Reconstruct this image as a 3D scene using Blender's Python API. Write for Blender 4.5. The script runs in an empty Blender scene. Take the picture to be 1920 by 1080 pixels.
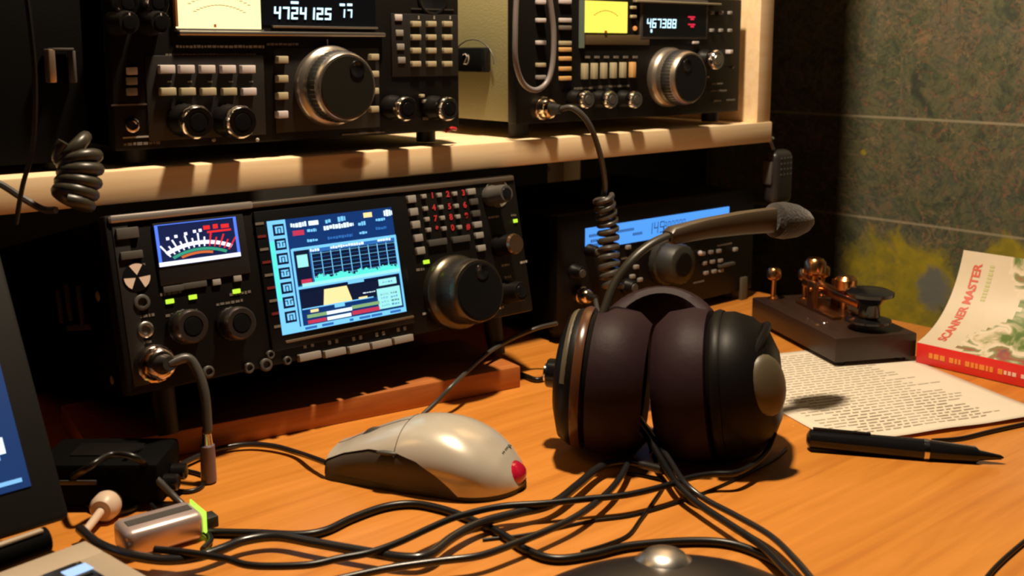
import bpy, bmesh, math, random
from mathutils import Vector, Matrix
random.seed(7)
SC = bpy.context.scene
COL = SC.collection

# ------------------------------------------------------------------ camera
F, CX, CY, HOR, VPX = 2000.0, 960.0, 400.0, 90.0, 3300.0
CAM = Vector((0, 0, 0.275))
TH = math.atan((CY-HOR)/F)
PSI = math.atan(F/((VPX-CX)*math.cos(TH)))
FW = Vector((math.sin(PSI)*math.cos(TH), math.cos(PSI)*math.cos(TH), -math.sin(TH)))
RT = Vector((math.cos(PSI), -math.sin(PSI), 0))
UP = RT.cross(FW)
cd = bpy.data.cameras.new('camera'); co = bpy.data.objects.new('camera', cd); COL.objects.link(co)
co.matrix_world = Matrix.Translation(CAM) @ Matrix((RT, UP, -FW)).transposed().to_4x4()
cd.sensor_width = 36; cd.lens = F/1920*36; cd.shift_y = -(540-CY)/1920
cd.clip_start = 0.01; cd.clip_end = 20
cd.dof.use_dof = True; cd.dof.focus_distance = 0.76; cd.dof.aperture_fstop = 13
SC.camera = co
SC.cycles.filter_width = 2.6
SC.view_settings.view_transform = 'Standard'; SC.view_settings.look = 'None'
SC.view_settings.exposure = 0; SC.view_settings.gamma = 1
SC.view_settings.use_curve_mapping = False
# ------------------------------------------------------------------ world and lamps
W = bpy.data.worlds.new('world'); SC.world = W; W.use_nodes = True
W.node_tree.nodes['Background'].inputs[0].default_value = (1, .85, .7, 1)
W.node_tree.nodes['Background'].inputs[1].default_value = 0.001
ld = bpy.data.lights.new('ceiling_spot_bulb', 'POINT'); ld.energy = 53; ld.color = (1, .80, .56); ld.shadow_soft_size = 0.030
lo = bpy.data.objects.new('ceiling_spot_bulb', ld); COL.objects.link(lo); lo.location = (.478, .520, .945)

def ray(x, y): return FW + RT*((x-CX)/F) - UP*((y-CY)/F)
def onZ(x, y, z=0.0):
    d = ray(x, y); return CAM + d*((z-CAM.z)/d.z)
def onY(x, y, Y):
    d = ray(x, y); return CAM + d*((Y-CAM.y)/d.y)
def onX(x, y, X):
    d = ray(x, y); return CAM + d*((X-CAM.x)/d.x)

# ------------------------------------------------------------------ materials
MATS = {}
def mat(name, col, rough=.5, metal=0, emit=None, es=1, spec=.5, coat=0, noise=0, nscale=60, bump=0, trans=0, sheen=0):
    if name in MATS: return MATS[name]
    m = bpy.data.materials.new(name); m.use_nodes = True; MATS[name] = m
    nt = m.node_tree; b = nt.nodes['Principled BSDF']
    b.inputs['Base Color'].default_value = (*col, 1); b.inputs['Roughness'].default_value = rough
    b.inputs['Metallic'].default_value = metal; b.inputs['Specular IOR Level'].default_value = spec
    b.inputs['Coat Weight'].default_value = coat; b.inputs['Transmission Weight'].default_value = trans
    b.inputs['Sheen Weight'].default_value = sheen
    if emit: b.inputs['Emission Color'].default_value = (*emit, 1); b.inputs['Emission Strength'].default_value = es
    tc = nt.nodes.new('ShaderNodeTexCoord'); n = nt.nodes.new('ShaderNodeTexNoise')
    n.inputs['Scale'].default_value = nscale; n.inputs['Detail'].default_value = 4
    nt.links.new(tc.outputs['Object'], n.inputs['Vector'])
    amt = noise or .06
    mx = nt.nodes.new('ShaderNodeMix'); mx.data_type = 'RGBA'
    mx.inputs[6].default_value = (*[c*(1-amt) for c in col], 1); mx.inputs[7].default_value = (*[min(1, c*(1+amt)) for c in col], 1)
    nt.links.new(n.outputs['Fac'], mx.inputs[0]); nt.links.new(mx.outputs[2], b.inputs['Base Color'])
    if bump:
        bp = nt.nodes.new('ShaderNodeBump'); bp.inputs['Strength'].default_value = bump; bp.inputs['Distance'].default_value = .001
        nt.links.new(n.outputs['Fac'], bp.inputs['Height']); nt.links.new(bp.outputs[0], b.inputs['Normal'])
    return m

def ramp(nt, pts):
    r = nt.nodes.new('ShaderNodeValToRGB'); e = r.color_ramp.elements
    while len(e) < len(pts): e.new(.5)
    for i, (p, c) in enumerate(pts): e[i].position = p; e[i].color = (*c, 1)
    return r
def wood(name, cols, stretch, scale, rough, knots=False, coat=0, amount=1.0):
    m = bpy.data.materials.new(name); m.use_nodes = True; MATS[name] = m
    nt = m.node_tree; L = nt.links; b = nt.nodes['Principled BSDF']
    tc = nt.nodes.new('ShaderNodeTexCoord'); mp = nt.nodes.new('ShaderNodeMapping'); mp.inputs['Scale'].default_value = stretch
    L.new(tc.outputs['Object'], mp.inputs[0])
    n = nt.nodes.new('ShaderNodeTexNoise'); n.inputs['Scale'].default_value = scale; n.inputs['Detail'].default_value = 7; n.inputs['Roughness'].default_value = .62
    n.inputs['Distortion'].default_value = .6
    L.new(mp.outputs[0], n.inputs['Vector'])
    r = ramp(nt, [(.3, cols[0]), (.5, cols[1]), (.7, cols[2])]); L.new(n.outputs['Fac'], r.inputs[0])
    out = r.outputs[0]
    if knots:
        v = nt.nodes.new('ShaderNodeTexVoronoi'); v.inputs['Scale'].default_value = 9
        mp2 = nt.nodes.new('ShaderNodeMapping'); mp2.inputs['Scale'].default_value = (.55, 1, 1.6); L.new(tc.outputs['Object'], mp2.inputs[0]); L.new(mp2.outputs[0], v.inputs['Vector'])
        kr = ramp(nt, [(.0, (.25, .12, .05)), (.05, (.5, .3, .15)), (.075, (1, 1, 1))]); L.new(v.outputs['Distance'], kr.inputs[0])
        mx = nt.nodes.new('ShaderNodeMix'); mx.data_type = 'RGBA'; mx.blend_type = 'MULTIPLY'; mx.inputs[0].default_value = .7
        L.new(out, mx.inputs[6]); L.new(kr.outputs[0], mx.inputs[7]); out = mx.outputs[2]
    L.new(out, b.inputs['Base Color']); b.inputs['Roughness'].default_value = rough; b.inputs['Coat Weight'].default_value = coat
    bp = nt.nodes.new('ShaderNodeBump'); bp.inputs['Strength'].default_value = .12; bp.inputs['Distance'].default_value = .0005
    L.new(n.outputs['Fac'], bp.inputs['Height']); L.new(bp.outputs[0], b.inputs['Normal'])
    return m

DESK = wood('orange beech desk', [(.49, .165, .020), (.61, .225, .032), (.70, .27, .044)], (3, 45, 20), 1.6, .42, coat=.05)
BOARD = wood('brown wood strip', [(.34, .10, .022), (.44, .14, .03), (.52, .18, .04)], (4, 60, 60), 2, .5)
PINE = wood('pine', [(.88, .62, .36), (.94, .71, .44), (.97, .78, .52)], (2.5, 70, 50), 2, .42, knots=True)
BLK = mat('black panel plastic', (.0062, .0053, .0046), .44, spec=.18, nscale=300, noise=.2)
BLK2 = mat('satin black metal', (.002, .002, .002), .75, spec=.06, bump=.15, nscale=900)
BLKG = mat('gloss black', (.008, .008, .009), .15)
GREY = mat('dark grey plastic', (.07, .065, .06), .45)
BTN = mat('grey button', (.30, .28, .26), .4)
BTNL = mat('light grey button', (.62, .56, .56), .4)
BTNY = mat('buff button', (.46, .40, .26), .4)
TAN = mat('tan button', (.72, .42, .16), .4)
CHR = mat('chrome', (.75, .72, .70), .16, 1)
BRU = mat('brushed aluminium', (.62, .58, .54), .32, 1)
LET = mat('printed lettering', (.36, .32, .27), .6)
LETD = mat('dim printed lettering', (.16, .135, .11), .6)
RED = mat('red lettering', (.55, .03, .04), .5)
GRN = mat('grey green enamel', (.26, .235, .115), .42, bump=.25, nscale=700)
RUB = mat('black rubber', (.014, .013, .013), .55)
CAB = mat('black cable sheath', (.007, .006, .006), .34, spec=.4)
CABG = mat('grey cable sheath', (.055, .050, .045), .36)
GLASS = mat('smoked display glass', (.006, .007, .010), .08)
def em(name, c, s=1.0):
    return mat(name, tuple(x*.04 for x in c), .4, emit=c, es=s)

# ------------------------------------------------------------------ mesh builder
class MB:
    def __init__(s): s.bm = bmesh.new(); s.mats = []
    def mi(s, m):
        if m not in s.mats: s.mats.append(m)
        return s.mats.index(m)
    def _take(s, bm2, m, M=None):
        if M is not None: bmesh.ops.transform(bm2, matrix=M, verts=bm2.verts)
        k = s.mi(m); vm = {v: s.bm.verts.new(v.co) for v in bm2.verts}
        for f in bm2.faces:
            try: nf = s.bm.faces.new([vm[v] for v in f.verts]); nf.material_index = k
            except ValueError: pass
        bm2.free()
    def box(s, c, size, m, bev=0, seg=2, M=None):
        b = bmesh.new(); bmesh.ops.create_cube(b, size=1)
        bmesh.ops.scale(b, vec=size, verts=b.verts)
        if bev: bmesh.ops.bevel(b, geom=b.edges[:], offset=min(bev, min(size)*.49), segments=seg, affect='EDGES', profile=.5)
        T = Matrix.Translation(c)
        s._take(b, m, M @ T if M is not None else T); return s
    def lathe(s, prof, m, M, seg=32, knurl=0, mf=None):
        # prof: (h, r) along local z of M
        k = s.mi(m); rings = []
        for h, r in prof:
            if r < 1e-7: rings.append([s.bm.verts.new(M @ Vector((0, 0, h)))]); continue
            ring = []
            for i in range(seg):
                a = 2*math.pi*i/seg; rr = r*(1-(knurl if (i % 2) else 0))
                ring.append(s.bm.verts.new(M @ Vector((rr*math.cos(a), rr*math.sin(a), h))))
            rings.append(ring)
        for a, b in zip(rings, rings[1:]):
            n = max(len(a), len(b))
            for i in range(n):
                j = (i+1) % n
                vs = [a[i % len(a)], a[j % len(a)], b[j % len(b)], b[i % len(b)]]
                u = []
                for v in vs:
                    if v not in u: u.append(v)
                if len(u) > 2: f = s.bm.faces.new(u); f.material_index = k
        for ring, rev in ((rings[0], True), (rings[-1], False)):
            if len(ring) > 2: f = s.bm.faces.new(ring[::-1] if rev else ring); f.material_index = k
        return s
    def cyl(s, p0, p1, r0, m, r1=None, seg=20, bev=0):
        p0, p1 = Vector(p0), Vector(p1); r1 = r0 if r1 is None else r1
        d = p1-p0; M = Matrix.Translation(p0) @ d.to_track_quat('Z', 'Y').to_matrix().to_4x4(); L = d.length
        b = bev
        prof = [(0, max(r0-b, 0)), (b, r0), (L-b, r1), (L, max(r1-b, 0))] if b else [(0, r0), (L, r1)]
        return s.lathe(prof, m, M, seg)
    def ball(s, c, r, m, sc=(1, 1, 1), M=None, seg=20):
        b = bmesh.new(); bmesh.ops.create_uvsphere(b, u_segments=seg, v_segments=seg//2, radius=r)
        bmesh.ops.scale(b, vec=sc, verts=b.verts); T = Matrix.Translation(c)
        s._take(b, m, T @ M if M is not None else T); return s
    def tube(s, pts, r, m, seg=8, closed=False, flat=1.0):
        pts = [Vector(p) for p in pts]; n = len(pts); rs = r if isinstance(r, (list, tuple)) else [r]*n
        k = s.mi(m); rings = []; up = Vector((0, 0, 1)); nrm = None
        for i, p in enumerate(pts):
            t = (pts[min(i+1, n-1)]-pts[max(i-1, 0)]).normalized()
            if nrm is None:
                nrm = t.cross(up)
                if nrm.length < .1: nrm = t.cross(Vector((1, 0, 0)))
                nrm.normalize()
            nrm = (nrm - t*nrm.dot(t)).normalized(); bi = t.cross(nrm)
            rings.append([s.bm.verts.new(p + nrm*rs[i]*math.cos(2*math.pi*q/seg) + bi*rs[i]*flat*math.sin(2*math.pi*q/seg)) for q in range(seg)])
        for a, b in zip(rings, rings[1:]):
            for q in range(seg):
                f = s.bm.faces.new([a[q], a[(q+1) % seg], b[(q+1) % seg], b[q]]); f.material_index = k
        for ring in (rings[0], rings[-1]):
            f = s.bm.faces.new(ring); f.material_index = k
        return s
    def strip(s, pts, side, hw, th, m):
        # flat band along pts; side = width direction, th thickness
        k = s.mi(m); rings = []; n = len(pts); side = Vector(side).normalized()
        for i, p in enumerate(pts):
            t = (Vector(pts[min(i+1, n-1)])-Vector(pts[max(i-1, 0)])).normalized(); nn = side.cross(t).normalized()
            h = hw[i] if isinstance(hw, list) else hw
            q = []
            for k2 in range(12):
                a = 2*math.pi*k2/12; ca, sa = math.cos(a), math.sin(a)
                q.append(s.bm.verts.new(Vector(p)+side*h*math.copysign(abs(ca)**.5, ca)+nn*th*.5*math.copysign(abs(sa)**.5, sa)))
            rings.append(q)
        for a, b in zip(rings, rings[1:]):
            for q in range(12):
                f = s.bm.faces.new([a[q], a[(q+1) % 12], b[(q+1) % 12], b[q]]); f.material_index = k
        for ring in (rings[0], rings[-1]): s.bm.faces.new(ring).material_index = k
        return s
    def poly(s, vs, m):
        f = s.bm.faces.new([s.bm.verts.new(Vector(v)) for v in vs]); f.material_index = s.mi(m); return s
    def plate(s, x0, x1, z0, z1, y, m, th=.0003):   # thin panel facing -Y in a face frame; y = front plane
        return s.box(((x0+x1)/2, y+th/2, (z0+z1)/2), (abs(x1-x0), th, abs(z1-z0)), m)
    def text(s, string, m, M, size, xs=1.0, th=.0002, align='CENTER', bold=0):
        c = bpy.data.curves.new('t', 'FONT'); c.body = string; c.size = size; c.extrude = th; c.align_x = align; c.align_y = 'CENTER'; c.offset = bold
        o = bpy.data.objects.new('t', c); COL.objects.link(o)
        dg = bpy.context.evaluated_depsgraph_get(); dg.update()
        me = bpy.data.meshes.new_from_object(o.evaluated_get(dg)); b = bmesh.new(); b.from_mesh(me)
        bmesh.ops.scale(b, vec=(xs, 1, 1), verts=b.verts)
        bpy.data.objects.remove(o); bpy.data.curves.remove(c); bpy.data.meshes.remove(me)
        s._take(b, m, M); return s
    def seg7(s, string, x, z, w, h, y, m, gap=.35, slant=.08, t=.16):
        SEG = {'0': 'abcdef', '1': 'bc', '2': 'abged', '3': 'abgcd', '4': 'fgbc', '5': 'afgcd', '6': 'afgecd', '7': 'abc', '8': 'abcdefg', '9': 'abcfgd', ' ': ''}
        tt = t*w*1.6
        for ch in string:
            for g in SEG.get(ch, ''):
                H = h/2
                r = {'a': (0, h-tt, w, h), 'd': (0, 0, w, tt), 'g': (0, H-tt/2, w, H+tt/2), 'f': (0, H, tt, h), 'e': (0, 0, tt, H), 'b': (w-tt, H, w, h), 'c': (w-tt, 0, w, H)}[g]
                vs = []
                for (px, pz) in ((r[0], r[1]), (r[2], r[1]), (r[2], r[3]), (r[0], r[3])): vs.append((x+px+pz*slant, y, z+pz))
                s.poly(vs, m)
            x += w*(1+gap)
        return s
    def build(s, name, parent=None, smooth=40, loc=None):
        me = bpy.data.meshes.new(name)
        bmesh.ops.recalc_face_normals(s.bm, faces=s.bm.faces[:]) 
        for f in s.bm.faces: f.smooth = True
        lim = math.radians(smooth)
        for e in s.bm.edges:
            if len(e.link_faces) == 2 and e.calc_face_angle(0) > lim: e.smooth = False
        s.bm.to_mesh(me); s.bm.free()
        for m in s.mats: me.materials.append(m)
        o = bpy.data.objects.new(name, me); COL.objects.link(o)
        if parent is not None: o.parent = parent
        if loc: o.location = loc
        return o

def thing(name, label, cat, loc=(0, 0, 0), rot=(0, 0, 0), group=None):
    o = bpy.data.objects.new(name, None); COL.objects.link(o); o.empty_display_size = .02
    o.location = loc; o.rotation_euler = rot; o['label'] = label; o['category'] = cat
    if cat == 'radio': group = 'radios of the station'
    if group: o['group'] = group
    return o
def tag(o, label, cat, group=None):
    o['label'] = label; o['category'] = cat
    if group: o['group'] = group
    return o
def struct(o): o['kind'] = 'structure'; return o
def spline(pts, n=8):
    P = [Vector(p) for p in pts]; P = [P[0]*2-P[1]]+P+[P[-1]*2-P[-2]]; out = []
    for i in range(1, len(P)-2):
        for k in range(n):
            t = k/n; a, b, c, d = P[i-1:i+3]
            out.append(.5*((2*b)+(c-a)*t+(2*a-5*b+4*c-d)*t*t+(3*b-a-3*c+d)*t**3))
    out.append(P[-2]); return out
def helix(path, R, turns, n=16, flat=1):
    # coil around a smooth path
    S = spline(path, 24); L = [0]
    for a, b in zip(S, S[1:]): L.append(L[-1]+(b-a).length)
    out = []; N = int(turns*n); j = 0; nrm = None
    for i in range(N+1):
        d = L[-1]*i/N
        while j < len(L)-2 and L[j+1] < d: j += 1
        f = (d-L[j])/max(L[j+1]-L[j], 1e-9); p = S[j].lerp(S[j+1], f); t = (S[j+1]-S[j]).normalized()
        if nrm is None: nrm = t.cross(Vector((0, .3, 1))).normalized()
        nrm = (nrm-t*nrm.dot(t)).normalized(); bi = t.cross(nrm); a = 2*math.pi*i/n
        out.append(p+nrm*R*math.cos(a)+bi*R*math.sin(a))
    return out

# ------------------------------------------------------------------ setting
struct(MB().box((.39, .38, -.745), (1.98, 1.6, .03), mat('dark floor', (.05, .035, .025), .6)).build('floor'))
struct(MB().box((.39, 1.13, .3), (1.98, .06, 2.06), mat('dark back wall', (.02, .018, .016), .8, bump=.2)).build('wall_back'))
struct(MB().box((1.40, .35, .3), (.06, 1.5, 2.06), mat('olive grey wall', (.08, .075, .06), .8, bump=.2)).build('wall_right'))

# desk
d = thing('desk', 'orange beech desk top carrying all the radios, headset and cables', 'desk', (.39, .55, -.73))
MB().box((0, 0, .715), (1.204, 1.06, .03), DESK, .002).build('desk_top', d)
for sx in (-1, 1):
    MB().box((sx*.56, 0, .35), (.03, .98, .70), DESK, .001).build('side_panel', d)

# shelf unit
sh = thing('shelf', 'pale pine shelf board with knotty edge carrying two radios above the desk', 'shelf', (.5, .85, 0))
SZ0, SZ1 = .1742, .1962
MB().box(((.9695+.0)/2-.5, 0, (SZ0+SZ1)/2), (.9695, .32, SZ1-SZ0), PINE, .0012).build('shelf_board', sh)
MB().box((.955-.5, -.001, .52), (.0235, .316, 2*(.52-SZ1)), PINE, .001).build('upright', sh)
MB().box((.020-.5, .01, .52), (.0235, .28, 2*(.52-SZ1)), PINE, .001).build('upright', sh)
for sx in (.05, .94):
    MB().box((sx-.5, .135, SZ0/2), (.03, .03, SZ0-.0004), PINE, .001).build('support_post', sh)

# board under the lower radio
bd = tag(MB().box((.145, .05, .009), (.335, .10, .018), BOARD, .0012).build('wooden_board'), 'brown wooden strip lying on the desk under the radio with colour screen', 'board')
bd.location = (.2475, .6775, 0); bd.rotation_euler = (0, 0, math.radians(-8.2))

# map on the far wall
def map_mat():
    m = bpy.data.materials.new('printed relief map'); m.use_nodes = True; nt = m.node_tree; L = nt.links; b = nt.nodes['Principled BSDF']
    tc = nt.nodes.new('ShaderNodeTexCoord'); sp = nt.nodes.new('ShaderNodeSeparateXYZ'); L.new(tc.outputs['Object'], sp.inputs[0])
    def noise(sc, det=6, dist=0, ro=.6):
        n = nt.nodes.new('ShaderNodeTexNoise'); n.inputs['Scale'].default_value = sc; n.inputs['Detail'].default_value = det; n.inputs['Distortion'].default_value = dist
        n.inputs['Roughness'].default_value = ro; L.new(tc.outputs['Object'], n.inputs['Vector']); return n.outputs['Fac']
    def math_(op, a, bb, c=None):
        n = nt.nodes.new('ShaderNodeMath'); n.operation = op
        for i, v in enumerate((a, bb, c)):
            if v is None: continue
            if isinstance(v, (int, float)): n.inputs[i].default_value = v
            else: L.new(v, n.inputs[i])
        return n.outputs[0]
    def mix(f, a, bb, bt='MIX'):
        n = nt.nodes.new('ShaderNodeMix'); n.data_type = 'RGBA'; n.blend_type = bt
        for i, v in ((0, f), (6, a), (7, bb)):
            if isinstance(v, (int, float)): n.inputs[i].default_value = v
            elif isinstance(v, tuple): n.inputs[i].default_value = (*v, 1)
            else: L.new(v, n.inputs[i])
        return n.outputs[2]
    r = ramp(nt, [(.34, (.035, .05, .03)), (.43, (.10, .12, .055)), (.50, (.19, .17, .08)), (.56, (.09, .115, .07)), (.62, (.20, .16, .09)), (.70, (.22, .13, .06))]); L.new(noise(17, 9, 1.0, .68), r.inputs[0]); c = r.outputs[0]
    c = mix(math_('MULTIPLY', noise(90, 3, 2), .6), c, (.06, .06, .05))
    # river and road lines: thin iso lines of noise
    for sc, w, col in ((14, .006, (.035, .05, .045)), (34, .012, (.045, .04, .03)), (9, .004, (.30, .20, .10)), (20, .005, (.34, .12, .07))):
        f = math_('LESS_THAN', math_('ABSOLUTE', math_('SUBTRACT', noise(sc, 5, 1.2), .5), 0), w)
        c = mix(math_('MULTIPLY', f, .7), c, col)
    Y, Z = sp.outputs[1], sp.outputs[2]
    def blob(y0, z0, ry, rz, edge):   # printed lowland area with ragged edge
        a = math_('POWER', math_('DIVIDE', math_('SUBTRACT', Y, y0), ry), 2); bb = math_('POWER', math_('DIVIDE', math_('SUBTRACT', Z, z0), rz), 2)
        dd = math_('ADD', math_('ADD', a, bb), math_('MULTIPLY', math_('SUBTRACT', noise(16, 8, 1.5, .7), .5), 5.5))
        n = nt.nodes.new('ShaderNodeMapRange'); n.inputs[1].default_value = 1.5; n.inputs[2].default_value = .5; n.inputs[3].default_value = 0; n.inputs[4].default_value = 1; L.new(dd, n.inputs[0]); return n.outputs[0]
    yl = ramp(nt, [(.4, (.40, .30, .018)), (.6, (.28, .23, .02))]); L.new(noise(50), yl.inputs[0])
    for (y0, z0, ry, rz) in MAPBLOBS: c = mix(blob(y0, z0, ry, rz, 0), c, yl.outputs[0])
    for (y0, z0, ry, rz) in MAPGREY: c = mix(blob(y0, z0, ry, rz, 0), c, (.17, .17, .15))
    for zf in MAPFOLDS:
        zz = math_('ADD', Z, math_('MULTIPLY', noise(2, 1), .004))
        f = math_('LESS_THAN', math_('ABSOLUTE', math_('SUBTRACT', zz, zf), 0), .0016)
        c = mix(math_('MULTIPLY', f, .55), c, (.50, .42, .28))
    L.new(c, b.inputs['Base Color']); b.inputs['Roughness'].default_value = .6
    bp = nt.nodes.new('ShaderNodeBump'); bp.inputs['Strength'].default_value = .5; bp.inputs['Distance'].default_value = .004; L.new(noise(12, 5), bp.inputs['Height']); L.new(bp.outputs[0], b.inputs['Normal'])
    return m
XM = 1.3685
def mp(px, py):
    p = onX(px, py, XM); return p.y, p.z
MAPBLOBS = [(*mp(1690, 530), .085, .060), (*mp(1650, 590), .12, .035), (*mp(1890, 500), .03, .035), (*mp(1620, 285), .004, .004)]
MAPGREY = [(*mp(1752, 548), .022, .028)]
MAPFOLDS = [mp(1760, 221)[1]-.002, mp(1760, 421)[1]-.002, mp(1760, 421)[1]-.17]
def wallmap():
    bm = MB(); m = map_mat(); k = bm.mi(m)
    y0, y1, z0, z1 = .30, 1.095, -.45, .66; NY, NZ = 20, 60; g = []
    for i in range(NY+1):
        row = []
        for j in range(NZ+1):
            z = z0+(z1-z0)*j/NZ; y = y0+(y1-y0)*i/NY
            dep = .0015*(1-min(1, min(abs(z-f) for f in MAPFOLDS)/.05))
            row.append(bm.bm.verts.new((XM-.0005-dep*0, y, z)))
        g.append(row)
    for i in range(NY):
        for j in range(NZ): bm.bm.faces.new([g[i][j], g[i+1][j], g[i+1][j+1], g[i][j+1]])
    o = bm.build('wall_map'); sm = o.modifiers.new('t', 'SOLIDIFY'); sm.thickness = .001; sm.offset = 0
    tag(o, 'large folded olive green and yellow map hanging on the right wall', 'map')
wallmap()

# ------------------------------------------------------------------ radios
class Face:
    """front panel frame: local x right, z up the panel, -y out of the panel"""
    def __init__(s, name, label, cat, org, W, H, tilt=0, rz=0):
        s.root = thing(name, label, cat, org, (-tilt, 0, rz)); s.W, s.H = W, H
        s.M = Matrix.Translation(org) @ Matrix.Rotation(rz, 4, 'Z') @ Matrix.Rotation(-tilt, 4, 'X'); s.I = s.M.inverted()
    def at(s, px, py, w=0):
        o = s.I @ CAM; dd = s.I.to_3x3() @ ray(px, py); t = (-w-o.y)/dd.y; p = o+dd*t; return p.x, p.z
    def button(s, px, py, bw, bh, m, w=.0025, name='button', px_is=True, bev=.0005):
        x, z = s.at(px, py, w) if px_is else (px, py)
        return MB().box((0, -w/2+.0005, 0), (bw, w+.001, bh), m, bev).build(name, s.root, loc=(x, 0, z))
    def lathe(s, px, py, w, prof, m, name, seg=36, knurl=0, px_is=True, y0=0):
        x, z = s.at(px, py, w) if px_is else (px, py)
        M = Matrix.Rotation(math.radians(90), 4, 'X')      # local z -> -y
        return MB().lathe(prof, m, M, seg, knurl).build(name, s.root, loc=(x, y0, z))
    def knob(s, px, py, r, w, name='knob', m=None, ring=None, cap=None, pointer=False):
        m = m or BLK
        b = MB(); R = Matrix.Rotation(math.radians(90), 4, 'X')
        b.lathe([(-.001, r*1.02), (w*.25, r*1.02), (w*.3, r*.92), (w*.93, r*.86), (w, r*.78), (w, 0)], m, R, 40, .05)
        x, z = s.at(px, py, w)
        o = b.build(name, s.root, loc=(x, 0, z), smooth=50)
        if ring:
            MB().lathe([(w-.008, r*.90), (w-.006, r*.99), (w-.0015, r*.98), (w+.0006, r*.86), (w+.0006, r*.60), (w-.001, r*.56)], ring, R, 40).build('metal_ring', o)
        if cap:
            MB().lathe([(w-.0006, r*.57), (w+.0010, r*.5), (w+.0012, 0)], cap, R, 28).build('knob_cap', o)
        if pointer: MB().box((0, -w-.0004, r*.45), (.0008, .0006, r*.5), BTNL).build('pointer', o)
        return o
    def jack(s, px, py, r, m=CHR):
        o = s.lathe(px, py, .002, [(-.001, r), (.002, r), (.0025, r*.85), (.0025, r*.6), (.0005, r*.55), (.0005, 0)], m, 'jack_socket', 28)
        return o
    def smear(s, mb, x0, x1, z, h, m, y=-.0004, n=None):
        """one line of tiny unreadable print, as broken dashes"""
        x = x0
        while x < x1:
            L = random.uniform(.5, 1.6)*h
            mb.plate(x, min(x+L, x1), z-h/2*random.uniform(.6, 1), z+h/2*random.uniform(.6, 1), y, m, .0004); x += L+h*.35
    def psmear(s, mb, x0, y0, x1, y1, h, m):
        a = s.at(x0, y0); b = s.at(x1, y1); s.smear(mb, a[0], b[0], (a[1]+b[1])/2, h, m)

def body(f, depth, m_side, m_front=BLK, inset=.002, feet=.009, name='case', fd=.012):
    W, H = f.W, f.H
    MB().box((W/2, fd+(depth-fd)/2, H/2), (W-2*inset, depth-fd, H-2*inset), m_side, .0015).build(name, f.root)
    MB().box((W/2, fd/2, H/2), (W, fd, H), m_front, .0018).build('front_panel', f.root)

# ======================= upper left receiver
u1 = Face('radio_receiver', 'black radio on left of shelf, big tuning dial, cream meter, keypad at right', 'radio', (.2606, .70, .2075), .2873, .110)
body(u1, .27, BLK2)
for (x, y) in ((.02, .02), (.267, .02), (.02, .25), (.267, .25)):
    MB().cyl((x, y, -.0095), (x, y, .002), .008, RUB).build('foot', u1.root)
let = MB()
# shelf-side raised sub panels
def panel(f, x0, y0, x1, y1, m=GREY, th=.0012, name='sub_panel', bev=.0006):
    a = f.at(x0, y0); b = f.at(x1, y1)
    return MB().box(((a[0]+b[0])/2, -th/2, (a[1]+b[1])/2), (abs(b[0]-a[0]), th, abs(a[1]-b[1])), m, bev).build(name, f.root)
PNL = mat('panel grey black', (.016, .014, .013), .42)
panel(u1, 270, 104, 498, 252, PNL)
panel(u1, 732, 25, 858, 142, PNL)
panel(u1, 512, 90, 712, 238, PNL, .0006)
# meter, display
a = u1.at(330, 53); b = u1.at(484, -40)
YL = em('lit cream meter', (1.0, .86, .42), 1.35); YLD = mat('meter print', (.35, .18, .02), .6)
mt = MB().plate(a[0], b[0], a[1], b[1], -.002, YL, .003).build('meter', u1.root)
mm = MB()
for k in range(15):
    t = (k-7)/7; cxm = (a[0]+b[0])/2
    for rr, m_ in ((.036, YLD), (.030, YLD)):
        an = math.radians(90+t*32); x = cxm+rr*math.cos(an)*1.15; z = a[1]-.014+rr*math.sin(an)
        mm.box((x, -.0024, z), (.0024, .0004, .0005), m_)
mm.box((cxm-.004, -.0024, a[1]+.002), (.0016, .0006, .0022), mat('meter red', (.5, .1, .02)))
mm.build('meter_scale', mt)
MB().box(((a[0]+b[0])/2, -.001, a[1]-.0012), (b[0]-a[0]+.004, .004, .0016), GREY, .0004).build('meter_frame', u1.root)
# orange edge left of meter
c0 = u1.at(328, 50); c1 = u1.at(328, -40)
MB().box((c0[0], -.002, (c0[1]+c1[1])/2), (.0016, .004, c1[1]-c0[1]), mat('copper edge', (.5, .22, .07), .35, .6)).build('meter_edge', u1.root)
c = u1.at(490, 47); e = u1.at(702, -40)
dsp = MB().plate(c[0], e[0], c[1], e[1], -.0006, GLASS, .001).build('display_window', u1.root)
VFD = em('blue white digits', (.55, .85, 1.0), 1.9)
D1 = MB(); p = u1.at(512, 35.5); q = u1.at(622, 14)
wch = (q[0]-p[0])/(7*1.3)
D1.seg7('4724125', p[0], p[1], wch, .0087, -.0012, VFD, gap=.30)
p2 = u1.at(636, 33); D1.seg7('17', p2[0], p2[1], .0042, .0062, -.0012, VFD, gap=.5)
for px in (636, 650): p3 = u1.at(px, 9); D1.box((p3[0]+.002, -.0012, p3[1]), (.0042, .0004, .0018), VFD)
p3 = u1.at(551, 5); D1.box((p3[0], -.0012, p3[1]), (.006, .0004, .0018), VFD)
D1.build('digits', dsp)
# silver rails
r0 = u1.at(330, 62); r1_ = u1.at(716, 60)
MB().box(((r0[0]+r1_[0])/2, -.003, r0[1]), (r1_[0]-r0[0], .006, .0034), BRU, .0012).build('trim_rail', u1.root)
r0 = u1.at(508, 50); r1_ = u1.at(704, 48)
MB().box(((r0[0]+r1_[0])/2, -.002, r0[1]), (r1_[0]-r0[0], .004, .0016), BRU, .0006).build('trim_rail', u1.root)
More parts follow.
